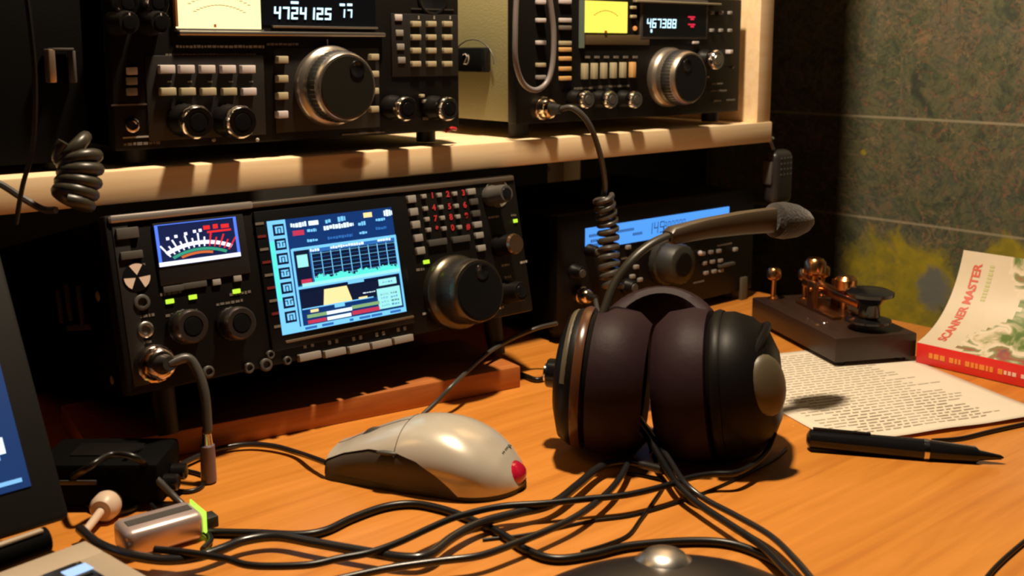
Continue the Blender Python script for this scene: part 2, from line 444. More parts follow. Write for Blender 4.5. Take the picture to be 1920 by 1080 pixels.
# buttons
for px in (315, 352, 391, 430, 467):
    u1.button(px, 130, .0105, .0056, BTNL, .006); u1.button(px+2, 172, .0105, .0052, BTNY if px < 460 else BTNL, .006)
for i, (py, m_) in enumerate(((133, BTNL), (152, BTN), (172, BTN))): u1.button(249, py, .0068, .0050, m_, .003)
for py, m_ in ((112, BTNY), (148, BTNY), (180, BTNY), (215, BTNL)): u1.button(532, py, .0080, .0052, m_, .006)
for py, m_ in ((107, BTNY), (139, BTNY), (171, BTNY), (205, BTNY)): u1.button(704, py, .0072, .0048, m_, .006)
for (px, py) in ((748, 33), (750, 62), (752, 88), (754, 113)): u1.button(px, py, .0070, .0050, BTNL if py == 33 else BTN, .0022)
for px in (782, 811, 841):
    for py in (45, 70, 95, 120): u1.button(px, py, .0086, .0044, BTNY, .0045, 'key')
u1.jack(249, 235, .0048); u1.lathe(296, 232, .001, [(0, .0075), (.001, .0075), (.0012, .006), (-.001, .005), (-.001, 0)], BLKG, 'socket')
for px in (372, 455): u1.knob(px, 229, .0115, .026, ring=CHR, cap=BLKG)
for px in (765, 843): u1.knob(px, 204, .0098, .024, ring=CHR, cap=BLKG)
for px in (243, 302): u1.knob(px, 42, .0085, .022, cap=BLKG, pointer=True); 
for px in (240, 297): u1.knob(px, 6, .0080, .014, ring=CHR, cap=BLKG)
for (px, py, m_) in ((793, 180, BTNY), (798, 190, BTN), (800, 208, LETD), (800, 222, LETD)): u1.button(px, py, .004, .0026, m_, .003)
# main dial
def dial(f, px, py, r, w, base_r, name='tuning_dial', face=None, dimple=(.5, .5), metal=BRU, fr=.93):
    R = Matrix.Rotation(math.radians(90), 4, 'X'); x, z = f.at(px, py, w)
    b = MB(); b.lathe([(-.001, base_r), (w*.18, base_r), (w*.24, base_r*.97), (w*.30, r), (w*.8, r*.98), (w*.97, r*fr), (w, r*(fr-.03)), (w, r*.8)], metal, R, 64)
    o = b.build(name, f.root, loc=(x, 0, z))
    MB().lathe([(w*.45, r*.985), (w*.50, r*1.012), (w*.82, r*.995), (w*.86, r*.96)], RUB, R, 96, .02).build('grip_band', o)
    MB().lathe([(w*.9, r*.85), (w+.0008, r*.84), (w+.001, 0)], face or BLK, R, 64).build('dial_face', o)
    dx, dz = dimple
    MB().lathe([(w+.0006, r*.25), (w+.0018, r*.23), (w+.0018, r*.2), (w+.0011, r*.15), (w+.0011, 0)], BLKG, Matrix.Translation((dx*r, 0, dz*r)) @ R, 28).build('finger_dimple', o)
    return o
dial(u1, 652, 163, .0265, .026, .0300, dimple=(.30, .48), face=mat('dark olive dial face', (.012, .012, .008), .45, spec=.3), metal=mat('dial metal', (.46, .41, .36), .30, .9))
p = u1.at(613, 75); let.box((p[0], -.0006, p[1]-.002), (.0008, .0008, .005), BTNL)
for (x0, y0, x1, y1, h, m_) in ((330, 89, 495, 86, .0022, LET), (310, 104, 480, 101, .0016, LETD), (232, 271, 300, 267, .0022, LETD), (515, 100, 545, 99, .003, LETD), (500, 84, 560, 82, .002, LETD), (372, 255, 398, 254, .002, LETD)):
    u1.psmear(let, x0, y0, x1, y1, h, m_)
for (x0, y0, x1, y1) in ((230, 258, 318, 254), (208, 198, 300, 194), (640, 252, 720, 248), (770, 19, 850, 16)):
    a = u1.at(x0, y0); b = u1.at(x1, y1); let.box(((a[0]+b[0])/2, -.0004, (a[1]+b[1])/2), (b[0]-a[0], .0008, .0011), BRU if y0 != 258 else LET)
for px in (316, 354, 392, 431, 469): a = u1.at(px, 153); let.box((a[0], -.0014, a[1]), (.003, .0006, .0012), LETD)
for px in (783, 812, 842): a = u1.at(px, 33); let.box((a[0], -.0014, a[1]), (.0012, .0006, .0028), LET)
for px in (400, 482): a = u1.at(px, 262); let.ball((a[0], -.0006, a[1]), .0014, LET)
let.build('lettering', u1.root)['kind'] = 'stuff'
# speaker recess top right
u1.lathe(812, -6, .001, [(0, .0150), (.001, .0150), (.0014, .0135), (.0004, .012), (.0004, 0)], BLKG, 'speaker_recess')
# plain black equipment box left of the left receiver
cs = thing('equipment_box', 'plain black box with metal handle at the left end of the shelf', 'equipment', (.04, .7060, .1967))
MB().box((.1045, .135, .080), (.207, .260, .150), BLK2, .003).build('housing', cs)
for x in (.02, .19):
    for y in (.02, .24): MB().cyl((x, y, 0), (x, y, .006), .008, RUB).build('foot', cs)
def bp_(px, py, w=0): p = onY(px, py, .711-w); return p-Vector((.04, .7060, .1967))
hn = MB(); a = bp_(94, 92, .006); b = bp_(94, 155, .006)
hn.box(((a.x+b.x)/2, a.y, (a.z+b.z)/2), (.0042, .010, abs(a.z-b.z)), mat('copper steel', (.75, .55, .40), .3, .9), .0008)
c = bp_(134, 95, .006); e = bp_(137, 155, .006)
hn.box(((c.x+e.x)/2, c.y, (c.z+e.z)/2), (.0020, .010, abs(c.z-e.z)), GREY, .0005)
hn.box(((a.x+c.x)/2, a.y, a.z), (abs(c.x-a.x), .010, .0014), GREY, .0004).build('handle', cs)

# ======================= upper right transceiver
u2 = Face('radio_transceiver', 'grey-green cased radio at right of shelf with yellow meter and slider row', 'radio', (.6103, .70, .2086), .3125, .1165)
body(u2, .30, GRN, feet=.01)
for (x, y) in ((.02, .02), (.29, .02), (.02, .28), (.29, .28)):
    MB().cyl((x, y, -.0105), (x, y, .002), .009, RUB).build('foot', u2.root)
let = MB()
# side handle block
hy0 = .0255; 
hb = MB().box((-.005, .058, .056), (.011, .048, .022), BLKG, .002).build('side_handle', u2.root)
MB().tube([(-.0110, .056-q*.0034, .0565+z_*.0042) for q, z_ in ((-1.2, .9), (-.2, 1.1), (.5, .6), (-.4, -.5), (-.9, -1.0), (.3, -1.1), (1.0, -.6), (1.2, .4), (.9, .9))], .0006, LET, 6).build('emblem', hb)
MB().tube([(-.0014, .058+.03*math.cos(t), .052+.022*math.sin(t)) for t in [i*math.pi/10 for i in range(11)]], .0006, GREY).build('side_rim', hb)
a = u2.at(1090, 61); b = u2.at(1174, 4)
YG = em('lit yellow meter', (1.0, .80, .10), 1.25)
mt = MB().plate(a[0], b[0], a[1], b[1], -.002, YG, .003).build('meter', u2.root)
mm = MB()
for k in range(13):
    t = (k-6)/6; an = math.radians(90+t*34); cxm = (a[0]+b[0])/2
    mm.box((cxm+.024*math.cos(an)*1.1, -.0024, a[1]-.004+.024*math.sin(an)), (.0016, .0004, .0008), YLD)
mm.box((cxm, -.0024, a[1]+.001), (.003, .0006, .002), mat('meter red', (.5, .1, .02))); mm.build('meter_scale', mt)
c = u2.at(1202, 68); e = u2.at(1322, 6)
MB().box(((c[0]+e[0])/2, -.0008, (c[1]+e[1])/2), (e[0]-c[0]+.006, .0024, e[1]-c[1]+.005), GREY, .0008).build('display_frame', u2.root)
dsp = MB().plate(c[0], e[0], c[1], e[1], -.0022, GLASS, .001).build('display_window', u2.root)
p = u2.at(1209, 52); q = u2.at(1266, 33); wc = (q[0]-p[0])/(6*1.3)
D1 = MB(); D1.seg7('467388', p[0], p[1], wc, .0086, -.0026, VFD, gap=.3, t=.13)
p = u2.at(1215, 58); D1.box((p[0]+.002, -.0026, p[1]), (.0018, .0004, .003), VFD)
D1.build('digits', dsp)
RD = em('red indicator', (1, .03, .08), .8)
rd = MB()
for py in (32, 46):
    p = u2.at(1293, py); rd.box((p[0], -.0026, p[1]), (.0105, .0004, .0014), RD); rd.box((p[0]+.001, -.0026, p[1]-.002), (.005, .0004, .0018), RD)
rd.build('indicator', dsp)
r0 = u2.at(1186, 2); r1_ = u2.at(1345, -1)
MB().box(((r0[0]+r1_[0])/2, -.003, r0[1]), (r1_[0]-r0[0], .006, .0020), mat('buff trim', (.45, .40, .28), .35, .5), .0006).build('trim_rail', u2.root)
r0 = u2.at(1086, 90); r1_ = u2.at(1086, 0)
MB().box((r0[0], -.003, (r0[1]+r1_[1])/2), (.0014, .006, r1_[1]-r0[1]), mat('grey green trim', (.25, .33, .27), .35, .5)).build('trim_post', u2.root)
panel(u2, 1092, 84, 1216, 66, mat('brown print strip', (.10, .065, .03), .5), .0016, 'print_strip')
u2.psmear(let, 1097, 75, 1210, 73, .0024, LET)
for k, (m1) in enumerate((BTN,)*5+(TAN,)):
    px = 1100+k*17.9; u2.button(px, 134-k*.6, .0050, .0145, BTNY if m1 is BTN else TAN, .005, 'slider'); a = u2.at(px, 107); let.box((a[0], -.001, a[1]), (.005, .002, .0022), LETD)
for py, m_ in ((4, BTNL), (38, BTNL), (80, BTNL), (122, BTNY), (145, BTN)): u2.button(1017, py, .0095, .0036, m_, .004)
for py, m_ in ((3, BTNL), (38, BTNL), (52, LETD), (81, BTNY), (93, TAN), (110, TAN), (129, TAN), (147, TAN)): u2.button(1062, py, .0135, .0038, m_, .003)
for py in (14, 31): u2.button(1190, py, .0065, .0028, BTNY, .003)
p = u2.at(1189, 53); MB().ball((p[0], -.001, p[1]), .0022, em('orange lamp', (1, .35, .08), .8)).build('indicator_lamp', u2.root)
for px in (1103, 1148, 1194): u2.knob(px, 187, .0082, .020, ring=CHR, cap=GREY)
dial(u2, 1295, 146, .0265, .030, .0290, dimple=(-.25, .45), face=BLKG, metal=mat('worn dial metal', (.42, .36, .30), .35, .9))
for px in (1337, 1354, 1371):
    for py in (24, 57): u2.button(px, py, .0045, .0034, BTN, .003)
u2.knob(1346, 112, .0105, .020, ring=CHR, cap=BRU); u2.button(1372, 97, .005, .004, BTNL, .006)
u2.button(1306, 80, .0085, .0026, BTNL, .003)
for (x0, y0, x1) in ((1334, 158, 1356), (1332, 171, 1362), (1338, 190, 1352), (1362, 188, 1378), (1076, 166, 1130), (1110, 163, 1180)): u2.psmear(let, x0, y0, x1, y0-2, .0022, LET if y0 == 190 else LETD)
for (px, py) in ((1309, 131), (1327, 144), (1374, 126)): a = u2.at(px, py); let.ball((a[0], -.0005, a[1]), .0012, LET)
let.build('lettering', u2.root)['kind'] = 'stuff'

# ======================= lower centre transceiver with colour screen
T = math.radians(12.5)
r1 = Face('radio_transceiver', 'black radio under the shelf with bright blue colour screen and large dial', 'radio', (.2425, .6535, .0555), .347, .1165, tilt=T)
body(r1, .255, BLK2)
TOPB = mat('worn highlit silver bevel', (.66, .60, .58), .30, .8)
a = r1.at(190, 403); b = r1.at(960, 330)
MB().box((r1.W/2, -.0004, r1.H-.0032), (r1.W-.004, .0028, .0042), mat('brown grey bevel', (.20, .16, .13), .38, .7), .0012).build('top_bevel', r1.root)
MB().box((.053, -.0010, r1.H-.0030), (.100, .0030, .0052), TOPB, .0014).build('worn_bevel_highlight', r1.root)  # bluish-white highlight at the left end, put into a brighter worn silver
for x in (.03, .317):
    wb = r1.M @ Vector((x, .02, 0)); L = (wb.z-.0195)
    o = MB().cyl((x, .02, .002), (x, .02-.0*L, -L*1.0), .008, RUB, .007).build('front_foot', r1.root)
let = MB()
panel(r1, 283, 420, 468, 512, mat('meter bezel', (.018, .017, .018), .3), .0022, 'meter_bezel')
panel(r1, 472, 398, 774, 606, mat('screen bezel', (.005, .005, .006), .34, spec=.25), .0026, 'screen_bezel')
panel(r1, 208, 420, 280, 720, PNL, .0008)
# meter display
def quadf(f, c4, w):   # bilinear helper on a pixel quad, order TL TR BR BL
    P = [f.at(x, y, w) for x, y in c4]
    x0 = (P[0][0]+P[3][0])/2; x1 = (P[1][0]+P[2][0])/2; z1 = (P[0][1]+P[1][1])/2; z0 = (P[2][1]+P[3][1])/2
    return x0, x1, z0, z1
x0, x1, z0, z1 = quadf(r1, [(289, 424), (441, 405), (452, 478), (300, 503)], .003)
ww, hh = x1-x0, z1-z0
DN = em('meter navy', (.006, .014, .07), 1.0); WB = em('meter white', (.80, .80, 1.0), 1.5); BB = em('meter blue', (.10, .22, 1.0), 1.1); RR = em('meter red mark', (1, .03, .03), .9); GG = em('meter green', (.05, .45, .28), .8); OO = em('meter orange', (.9, .2, .05), .8)
mtr = MB().plate(x0, x1, z0, z1, -.0026, DN, .001).build('meter_display', r1.root)
ms = MB()
def R(mb, s0, s1, t0, t1, m_, y=-.0030): mb.plate(x0+s0*ww, x0+s1*ww, z1-t1*hh, z1-t0*hh, y, m_, .0003)
R(ms, 0, 1, .90, 1.0, WB); R(ms, 0, .035, 0, .9, BB); R(ms, .965, 1, 0, .9, BB); R(ms, 0, 1, 0, .02, BB)
def arc(mb, r_, a0, a1, n, th_, m_, cx=.5, cy=1.75):
    pts = []
    for i in range(n+1):
        t = math.radians(a0+(a1-a0)*i/n); pts.append((t, r_))
    for (ta, _), (tb, _) in zip(pts, pts[1:]):
        vs = []
        for t, rr in ((ta, r_-th_), (tb, r_-th_), (tb, r_+th_), (ta, r_+th_)):
            vs.append((x0+ww*(cx+rr*math.cos(t)*.62), -.0031, z1-hh*(cy-rr*math.sin(t))))
        mb.poly(vs, m_)
arc(ms, 1.22, 58, 122, 24, .045, WB); arc(ms, 1.06, 60, 120, 24, .035, GG); arc(ms, .98, 75, 112, 12, .03, OO); 
for k in range(13):
    t = math.radians(121-k*62/12); m_ = WB if k < 8 else RR
    for rr0, rr1 in ((1.25, 1.25+(.20 if k % 2 == 0 else .10)), (1.12, 1.25)):
        mb = ms; dt = .012
        mb.poly([(x0+ww*(.5+rr*math.cos(tt)*.62), -.0032, z1-hh*(1.75-rr*math.sin(tt))) for tt, rr in ((t-dt, rr0), (t+dt, rr0), (t+dt, rr1), (t-dt, rr1))], m_)
for (s0, s1, t0, t1) in ((.58, .66, .14, .24), (.70, .76, .13, .24), (.80, .90, .15, .25), (.62, .92, .28, .33)): R(ms, s0, s1, t0, t1, RR)
for s0 in (.12, .22, .34, .45, .52): R(ms, s0, s0+.035, .20+abs(s0-.5)*.3, .27+abs(s0-.5)*.3, WB)
ms.build('meter_scale', mtr)
u = r1
u.psmear(let, 372, 511, 455, 500, .0028, mat('orange print', (.45, .13, .05), .5))
u.psmear(let, 305, 517, 370, 511, .0018, LETD)
# left buttons
for (px, py) in ((240, 437), (248, 478)): u.button(px, py, .0145, .0072 if py < 450 else .0052, GREY, .003)
# trefoil sticker with three buff lobes
st = u.lathe(257, 519, .0015, [(0, .0092), (.0014, .0092), (.0015, .0088), (.0015, 0)], BLKG, 'round_badge')
lb = MB(); LOB = mat('buff lobes', (.78, .62, .52), .5)
for a0 in (90, 210, 330):
    vs = [(.0012*math.cos(math.radians(a0)), -.0017, .0012*math.sin(math.radians(a0)))]
    for t in range(-30, 31, 6): vs.append((.0086*math.cos(math.radians(a0+t)), -.0017, .0086*math.sin(math.radians(a0+t))))
    lb.poly(vs, LOB)
lb.build('badge_lobes', st)
u.jack(267, 567, .0052, GREY); u.jack(274, 618, .0052, BRU)
for px, py, bw in ((326, 541, .014), (366, 534, .017), (407, 529, .006), (446, 522, .006)): u.button(px, py, bw, .0042, BTN if bw < .01 else GREY, .002)
LEDG = em('yellow green lamp', (.62, 1.0, .05), 1.0)
for px, py in ((319, 565), (362, 557), (444, 546), (800, 491), (967, 414)):
    p = u.at(px, py, .001); MB().box((0, -.0006, 0), (.0055 if px < 900 else .004, .0016, .0030), LEDG, .0004).build('indicator_lamp', r1.root, loc=(p[0], 0, p[1]))
for (px, py) in ((362, 612), (453, 606)): u.knob(px, py, .0115, .017, cap=BLKG, m=BLK, ring=mat('dull bronze', (.16, .13, .12), .32, .9))
for (px, py, r_) in ((392, 697, .004), (468, 690, .0036), (500, 684, .0045), (540, 676, .003), (508, 665, .003)): u.jack(px, py, r_, GREY)
# function keys
for (px, py) in ((583, 668), (630, 661), (675, 653), (717, 645), (758, 636)): u.button(px, py, .0175, .0052, BTN, .004, 'function_key')
for (px, py) in ((578, 648), (624, 641), (669, 634), (712, 626), (752, 617)):
    a = u.at(px, py); let.box((a[0]-.003, -.0004, a[1]), (.0022, .0008, .0028), LET); let.box((a[0]+.003, -.0004, a[1]), (.0022, .0008, .0028), LET)
a = u.at(535, 641, .003); b = u.at(776, 594, .003)
MB().box(((a[0]+b[0])/2, -.002, (a[1]+b[1])/2), (b[0]-a[0], .004, .0020), mat('bronze lip', (.22, .17, .11), .4, .6), .0008).build('screen_lip', r1.root)
for k in range(9): a = u.at(483+k*4.4, 420+k*24); let.box((a[0], -.0028, a[1]), (.0065, .0006, .0018), mat('dim red print', (.16, .015, .015), .5) if k % 2 else LETD)
# colour screen
x0, x1, z0, z1 = quadf(r1, [(498, 410), (735, 393), (763, 583), (533, 629)], .004); ww, hh = x1-x0, z1-z0
NV = em('screen navy', (.003, .036, .17), 1.0); SK = em('screen sky', (.20, .62, 1.0), 1.12); SW = em('screen white', (.75, .92, 1.0), 1.3); CY_ = em('screen cyan', (.10, .85, .72), 1.15); MG = em('screen mid blue', (.03, .16, .50), 1.0)
SR = em('screen red', (.75, .05, .12), .8); SY = em('screen cream', (1, .78, .35), 1.15); SG = em('screen green', (.28, .5, .22), .9); SP = em('screen pale teal', (.35, .85, .85), 1.1); DK = em('screen ink', (.002, .008, .035), 1)
scr = MB().plate(x0, x1, z0, z1, -.0030, NV, .001).build('colour_screen', r1.root)
g = MB(); Y1, Y2, Y3 = -.0034, -.0038, -.0042
R(g, 0, .135, 0, 1, SK, Y1); R(g, 0, .03, .18, .70, CY_, Y2)
for k in range(7):
    t0 = .035+k*.128; R(g, .035, .118, t0, t0+.10, DK, Y2)
    for q in range(3): R(g, .05+.022*q, .063+.022*q, t0+.02+.02*((k+q) % 2), t0+.08, SK, Y3)
    R(g, .05, .105, t0+.02, t0+.032, SK, Y3)
    if k % 2: R(g, .05, .105, t0+.07, t0+.08, SK, Y3)
def dash(s0, s1, t0, t1, m_):
    s = s0
    while s < s1-.004:
        w_ = random.uniform(.010, .022); R(g, s, min(s+w_, s1), t0+random.uniform(0, .3)*(t1-t0), t1-random.uniform(0, .2)*(t1-t0), m_, Y2); s += w_+.006
dash(.17, .29, .035, .085, SW); R(g, .31, .385, .04, .08, SW, Y1); dash(.42, .66, .09, .14, SW); dash(.44, .48, .04, .08, SK); dash(.54, .60, .03, .08, SK)
R(g, .18, .265, .11, .155, SR, Y1); dash(.29, .36, .11, .14, SK); dash(.70, .76, .10, .14, SK); R(g, .755, .825, .025, .07, SY, Y1); dash(.85, .93, .09, .12, SK)
dash(.925, .995, .015, .085, SW); dash(.28, .36, .20, .23, SK); dash(.44, .64, .20, .23, MG); dash(.70, .77, .19, .22, SK); dash(.84, .93, .17, .20, MG)
# spectrum scope
R(g, .155, 1, .265, .61, MG, Y1); R(g, .165, .28, .28, .60, DK, Y2); R(g, .18, .26, .33, .44, SP, Y3); dash(.19, .25, .36, .40, DK); R(g, .19, .27, .55, .585, SR, Y3)
R(g, .155, 1, .265, .29, SK, Y2); dash(.45, .72, .285, .315, SW); dash(.84, .95, .28, .31, SW); dash(.29, .36, .29, .32, SW)
R(g, .29, .985, .325, .61, DK, Y2)
for k in range(10): R(g, .29+k*.0765, .2945+k*.0765, .325, .56, SK, Y3)
for k in range(7): R(g, .29, .985, .335+k*.034, .338+k*.034, MG if k % 2 else SK, Y3)
n = 70
for k in range(n):
    s = .29+.695*k/n; hgt = .035+random.random()*.03+.012*math.sin(k*.35); R(g, s, s+.695/n*.9, .595-hgt, .60, CY_, -.0046)
R(g, .19, .985, .585, .615, SP, -.0050); R(g, .55, .68, .615, .655, SK, Y2)
R(g, .155, 1, .61, .632, SK, Y1); R(g, .985, 1, .27, 1, SK, Y2); R(g, .145, .16, .27, 1, SK, Y2)
R(g, .17, .98, .635, .815, DK, Y1)
g.poly([(x0+s*ww, Y2, z1-t*hh) for s, t in ((.335, .805), (.565, .805), (.535, .665), (.355, .665))], SY)
R(g, .17, .74, .805, .815, SK, Y2); dash(.66, .76, .755, .765, SW); R(g, .42, .50, .815, .845, SK, Y2); R(g, .23, .29, .825, .85, SY, Y2); R(g, .62, .69, .79, .81, SY, Y2)
R(g, .20, .40, .865, .895, SG, Y2); R(g, .35, .55, .865, .895, SW, Y3); R(g, .55, .78, .855, .885, SG, Y3); R(g, .20, .34, .915, .945, SR, Y2); R(g, .35, .54, .915, .945, SW, Y2); R(g, .55, .78, .905, .94, SR, Y2)
R(g, .80, .95, .66, .72, SP, Y2); dash(.83, .92, .685, .70, MG)
R(g, .775, .97, .745, .935, SP, Y2)
for q in range(2):
    for w_ in range(4): dash(.80+q*.085, .865+q*.085, .79+w_*.035, .812+w_*.035, MG if w_ % 2 else DK)
R(g, .135, 1, .955, 1, SK, Y2)
for s0 in (.17, .30, .52, .60, .70, .86): R(g, s0, s0+.09 if s0 != .52 else s0+.03, .968, .99, MG, Y3)
g.build('screen_graphics', scr)
# keypad
for (px, py) in ((773, 373), (777, 397), (781, 421), (786, 446), (790, 470)): u.button(px, py, .0078, .0058, BTN, .003)
for (px, py) in ((885, 359), (890, 378), (894, 400), (897, 421), (900, 441), (904, 465)): u.button(px, py, .0082, .0050, BTN if py % 2 else GREY, .003)
for i, yy in enumerate((368, 391, 411, 431)):
    for j in range(3):
        px = 796+j*29+i*3; py = yy-j*2.5
        u.button(px, py, .0044, .0034, BTN, .0025, 'key')
        a = u.at(px+14, py-1); let.text('123456789*0#'[i*3+j], RED, Matrix.Translation((a[0], -.0005, a[1])) @ Matrix.Rotation(math.radians(90), 4, 'X'), .0064, bold=.0002)
for (px, py) in ((822, 454), (866, 448)): u.button(px, py, .0180, .0052, GREY, .003)
def lever(px, py, r_, w_): return u.knob(px, py, r_, w_, cap=BLKG)
u.knob(950, 362, .0085, .022, ring=None, cap=BLKG, m=GREY)
u.lathe(932, 361, 0, [(-.0005, .0125), (.0008, .0125), (.0009, .0115), (0, .0112)], LETD, 'scale_ring')
u.knob(966, 457, .0095, .020, cap=BLKG, m=BLK); u.lathe(966, 457, .020, [(.019, .0085), (.0215, .0075), (.0215, .0062)], mat('copper glint', (.7, .45, .3), .25, 1), 'metal_ring')
u.knob(978, 546, .0095, .020, cap=BLKG, m=BLK)
dial(u, 900, 545, .0255, .034, .0300, dimple=(.15, .55), face=BLKG, metal=mat('dark bronze dial', (.11, .095, .07), .32, .9), fr=.95)
for (x0_, y0_, x1_, m_) in ((915, 338, 942, LET), (915, 408, 935, LET), (958, 404, 968, LETD), (975, 492, 988, LET), (780, 506, 795, LETD), (792, 588, 800, BTN), (430, 552, 470, LETD), (300, 552, 340, LETD), (205, 412, 240, LETD), (235, 541, 275, LETD), (240, 596, 290, LETD), (262, 643, 285, LETD), (405, 570, 455, LETD), (310, 590, 370, LETD), (940, 498, 955, LET), (945, 520, 958, LET), (930, 578, 944, LET), (222, 502, 272, LETD)):
    u.psmear(let, x0_, y0_, x1_, y0_-(x1_-x0_)*.1, .0022, m_)
let.build('lettering', r1.root)['kind'] = 'stuff'
# side grip of the lower radio: ribs and worn marking
sg = MB()
for yy, zz, h_ in ((.115, .062, .024), (.095, .064, .026), (.070, .060, .030)): sg.box((-.0006+.002, yy, zz), (.0035, .004, h_), GREY, .0008)
sg.box((.0014, .080, .046), (.0035, .045, .004), GREY, .0008).build('side_bracket', r1.root); sg = MB()
sg.ball((.0015, .035, .066), .0035, BTN, (.3, 1, 1))
sg.build('side_screw', r1.root)
MB().ball((.0015, .030, .010), .003, BTN, (.3, 1, 1)).build('side_screw', r1.root)

# ======================= lower right radio with wide blue display
u3 = Face('radio_transceiver', 'small black radio behind the headset with wide pale blue display', 'radio', (.665, .705, .010), .298, .112, tilt=0)
body(u3, .20, BLK2, BLK)
for (x, y) in ((.02, .02), (.278, .02), (.02, .18), (.278, .18)): MB().cyl((x, y, -.0098), (x, y, .002), .008, RUB).build('foot', u3.root)
x0, x1, z0, z1 = quadf(u3, [(1097, 428), (1367, 388), (1367, 425), (1100, 468)], .001); ww, hh = x1-x0, z1-z0
BLU = em('blue backlight', (.09, .36, .98), 1.05); INK = em('lcd ink', (.015, .05, .16), 1)
lcd = MB().plate(x0, x1, z0, z1, -.001, BLU, .001).build('display', u3.root)
g = MB(); g.seg7('145', x0+.40*ww, z0+.25*hh, .0062, .0115, -.0014, INK, gap=.4, t=.11); g.seg7('800000', x0+.51*ww, z0+.36*hh, .0040, .0080, -.0014, INK, gap=.45, t=.12)
for (s0, s1, t0) in ((.30, .36, .55), (.82, .95, .40), (.02, .08, .30), (.03, .07, .55), (.02, .09, .75), (.20, .30, .3)):
    s = s0
    while s < s1: R(g, s, s+.006, t0, t0+.13, INK, -.0014); s += .011
g.build('digits', lcd)
for (px, py) in ((1320, 476), (1335, 473), (1350, 471), (1323, 494), (1338, 491), (1353, 489), (1326, 512), (1341, 509), (1354, 507), (1195, 501), (1188, 519), (1202, 525), (1180, 464)): u3.button(px, py, .006, .0038, BTN, .003)
u3.knob(1282, 497, .0235, .026, 'tuning_dial', m=mat('matt grey knob', (.026, .024, .019), .5), cap=BLK)
for px, py, r_ in ((1092, 513, .0075), (1120, 472, .006), (1190, 540, .008)): u3.knob(px, py, r_, .012, cap=GREY)
p = u3.at(1310, 474); MB().ball((p[0], -.002, p[1]), .0028, BTNL).build('push_button', u3.root)
u3.button(1365, 497, .026, .0035, GREY, .004); u3.button(1381, 468, .006, .004, BTN, .003); u3.button(1396, 545, .010, .030, mat('olive grey strip', (.085, .075, .05), .5), .003, 'grip')
let = MB()
for (x0_, y0_, x1_) in ((1165, 485, 1185), (1175, 552, 1200), (1345, 460, 1372), (1300, 530, 1320)): u3.psmear(let, x0_, y0_, x1_, y0_-3, .002, LETD)
let.build('lettering', u3.root)['kind'] = 'stuff'

# ------------------------------------------------------------------ microphone plugs and cables
def plug_cable(name, label, f, px, py, r, path_world, cr, m, metal=CHR, coil=None, w=.020, group=None, wp=None):
    x, z = f.at(px, py, w); base = f.M @ Vector((x, .0, z)); tip = f.M @ Vector((x, -w, z))
    t = thing(name, label, 'cable', base, (0, 0, 0), 'microphone cords plugged into the radios'); inv = Matrix.Translation(-base)
    ax = (tip-base).normalized(); Mx = ax.to_track_quat('Z', 'Y').to_matrix().to_4x4()
    MB().lathe([(0, r), (w*.35, r), (w*.38, r*.9), (w*.7, r*.88), (w*.9, r*.8), (w, r*.62), (w, r*.4), (w*.8, 0)], metal, Mx, 32, .04).build('plug', t)
    MB().lathe([(w*.9, r*.45), (w*1.3, r*.42), (w*1.6, cr*1.4), (w*1.6, 0)], RUB, Mx, 20).build('strain_relief', t)
    pts = [tip+ax*w*.45]+[Vector(p) for p in path_world]
    MB().tube([p-base for p in spline(pts, 8)], cr, m, 10).build('cord', t)
    if coil: MB().tube([p-base for p in helix(*coil[:3])], coil[3], m, 8).build('coil', t)
    return t, base, tip
# centre radio mic plug, cord drops to the desk
q = onZ(392, 905, .0)
t, base, tip = plug_cable('microphone_cable', 'thick dark cord from chrome plug at lower left of the colour-screen radio', r1, 306, 682, .0125,
    [onY(352, 672, .630), onY(372, 700, .625), onY(384, 740, .62), onY(389, 800, .617), Vector((q.x, q.y, .034))], .0032, CABG, mat('coppery chrome', (.72, .58, .50), .18, 1), w=.018)
MB().cyl(q-base+Vector((0, 0, .0005)), q-base+Vector((0, 0, .026)), .0050, mat('clear violet sleeve', (.16, .11, .14), .25), .0046, bev=.001).build('sleeve', t)
MB().cyl(q-base+Vector((0, 0, .025)), q-base+Vector((0, 0, .034)), .0036, CHR, .003, bev=.0006).build('collar', t)
# upper right radio mic plug, cord hangs over shelf then coils down
cp = [onY(1075, 203, .662), onY(1104, 232, .655), onY(1124, 285, .655), onY(1134, 340, .66), onY(1132, 366, .665)]
plug_cable('microphone_cable', 'cord from the upper right radio plug hanging over shelf edge into a coil', u2, 1036, 204, .0105, cp, .0026, CABG,
    mat('brassy chrome', (.80, .66, .48), .18, 1), coil=([onY(1131, 368, .665), onY(1140, 430, .665), onY(1142, 500, .66), onY(1150, 540, .655)], .0078, 11, .0027), w=.018)
# lower right radio mic plug with coil in front
plug_cable('microphone_cable', 'coiled cord lying in front of the blue-display radio, from its brassy plug', u3, 1106, 557, .0085, [onY(1125, 590, .665), onY(1150, 590, .66), onY(1178, 578, .655)], .0022, CABG,
    mat('brassy chrome', (.80, .66, .48), .18, 1), coil=([onY(1178, 578, .655), onY(1225, 580, .65), onY(1275, 582, .645), onY(1290, 600, .64)], .0055, 12, .0018), w=.015)
# grey looped headphone cord on the upper right radio
lp = [onY(972, -60, .675), onY(968, 0, .675), onY(966, 60, .675), onY(967, 115, .677), onY(980, 155, .68), onY(1003, 169, .68), onY(1025, 155, .68), onY(1036, 120, .68), onY(1038, 60, .68), onY(1031, 0, .68), onY(1022, -60, .68)]
tag(MB().tube(spline(lp, 8), .0024, mat('grey loop cord', (.20, .175, .17), .4), 10).build('looped_cord'), 'grey cord hanging in a U loop before the upper right radio', 'cable')
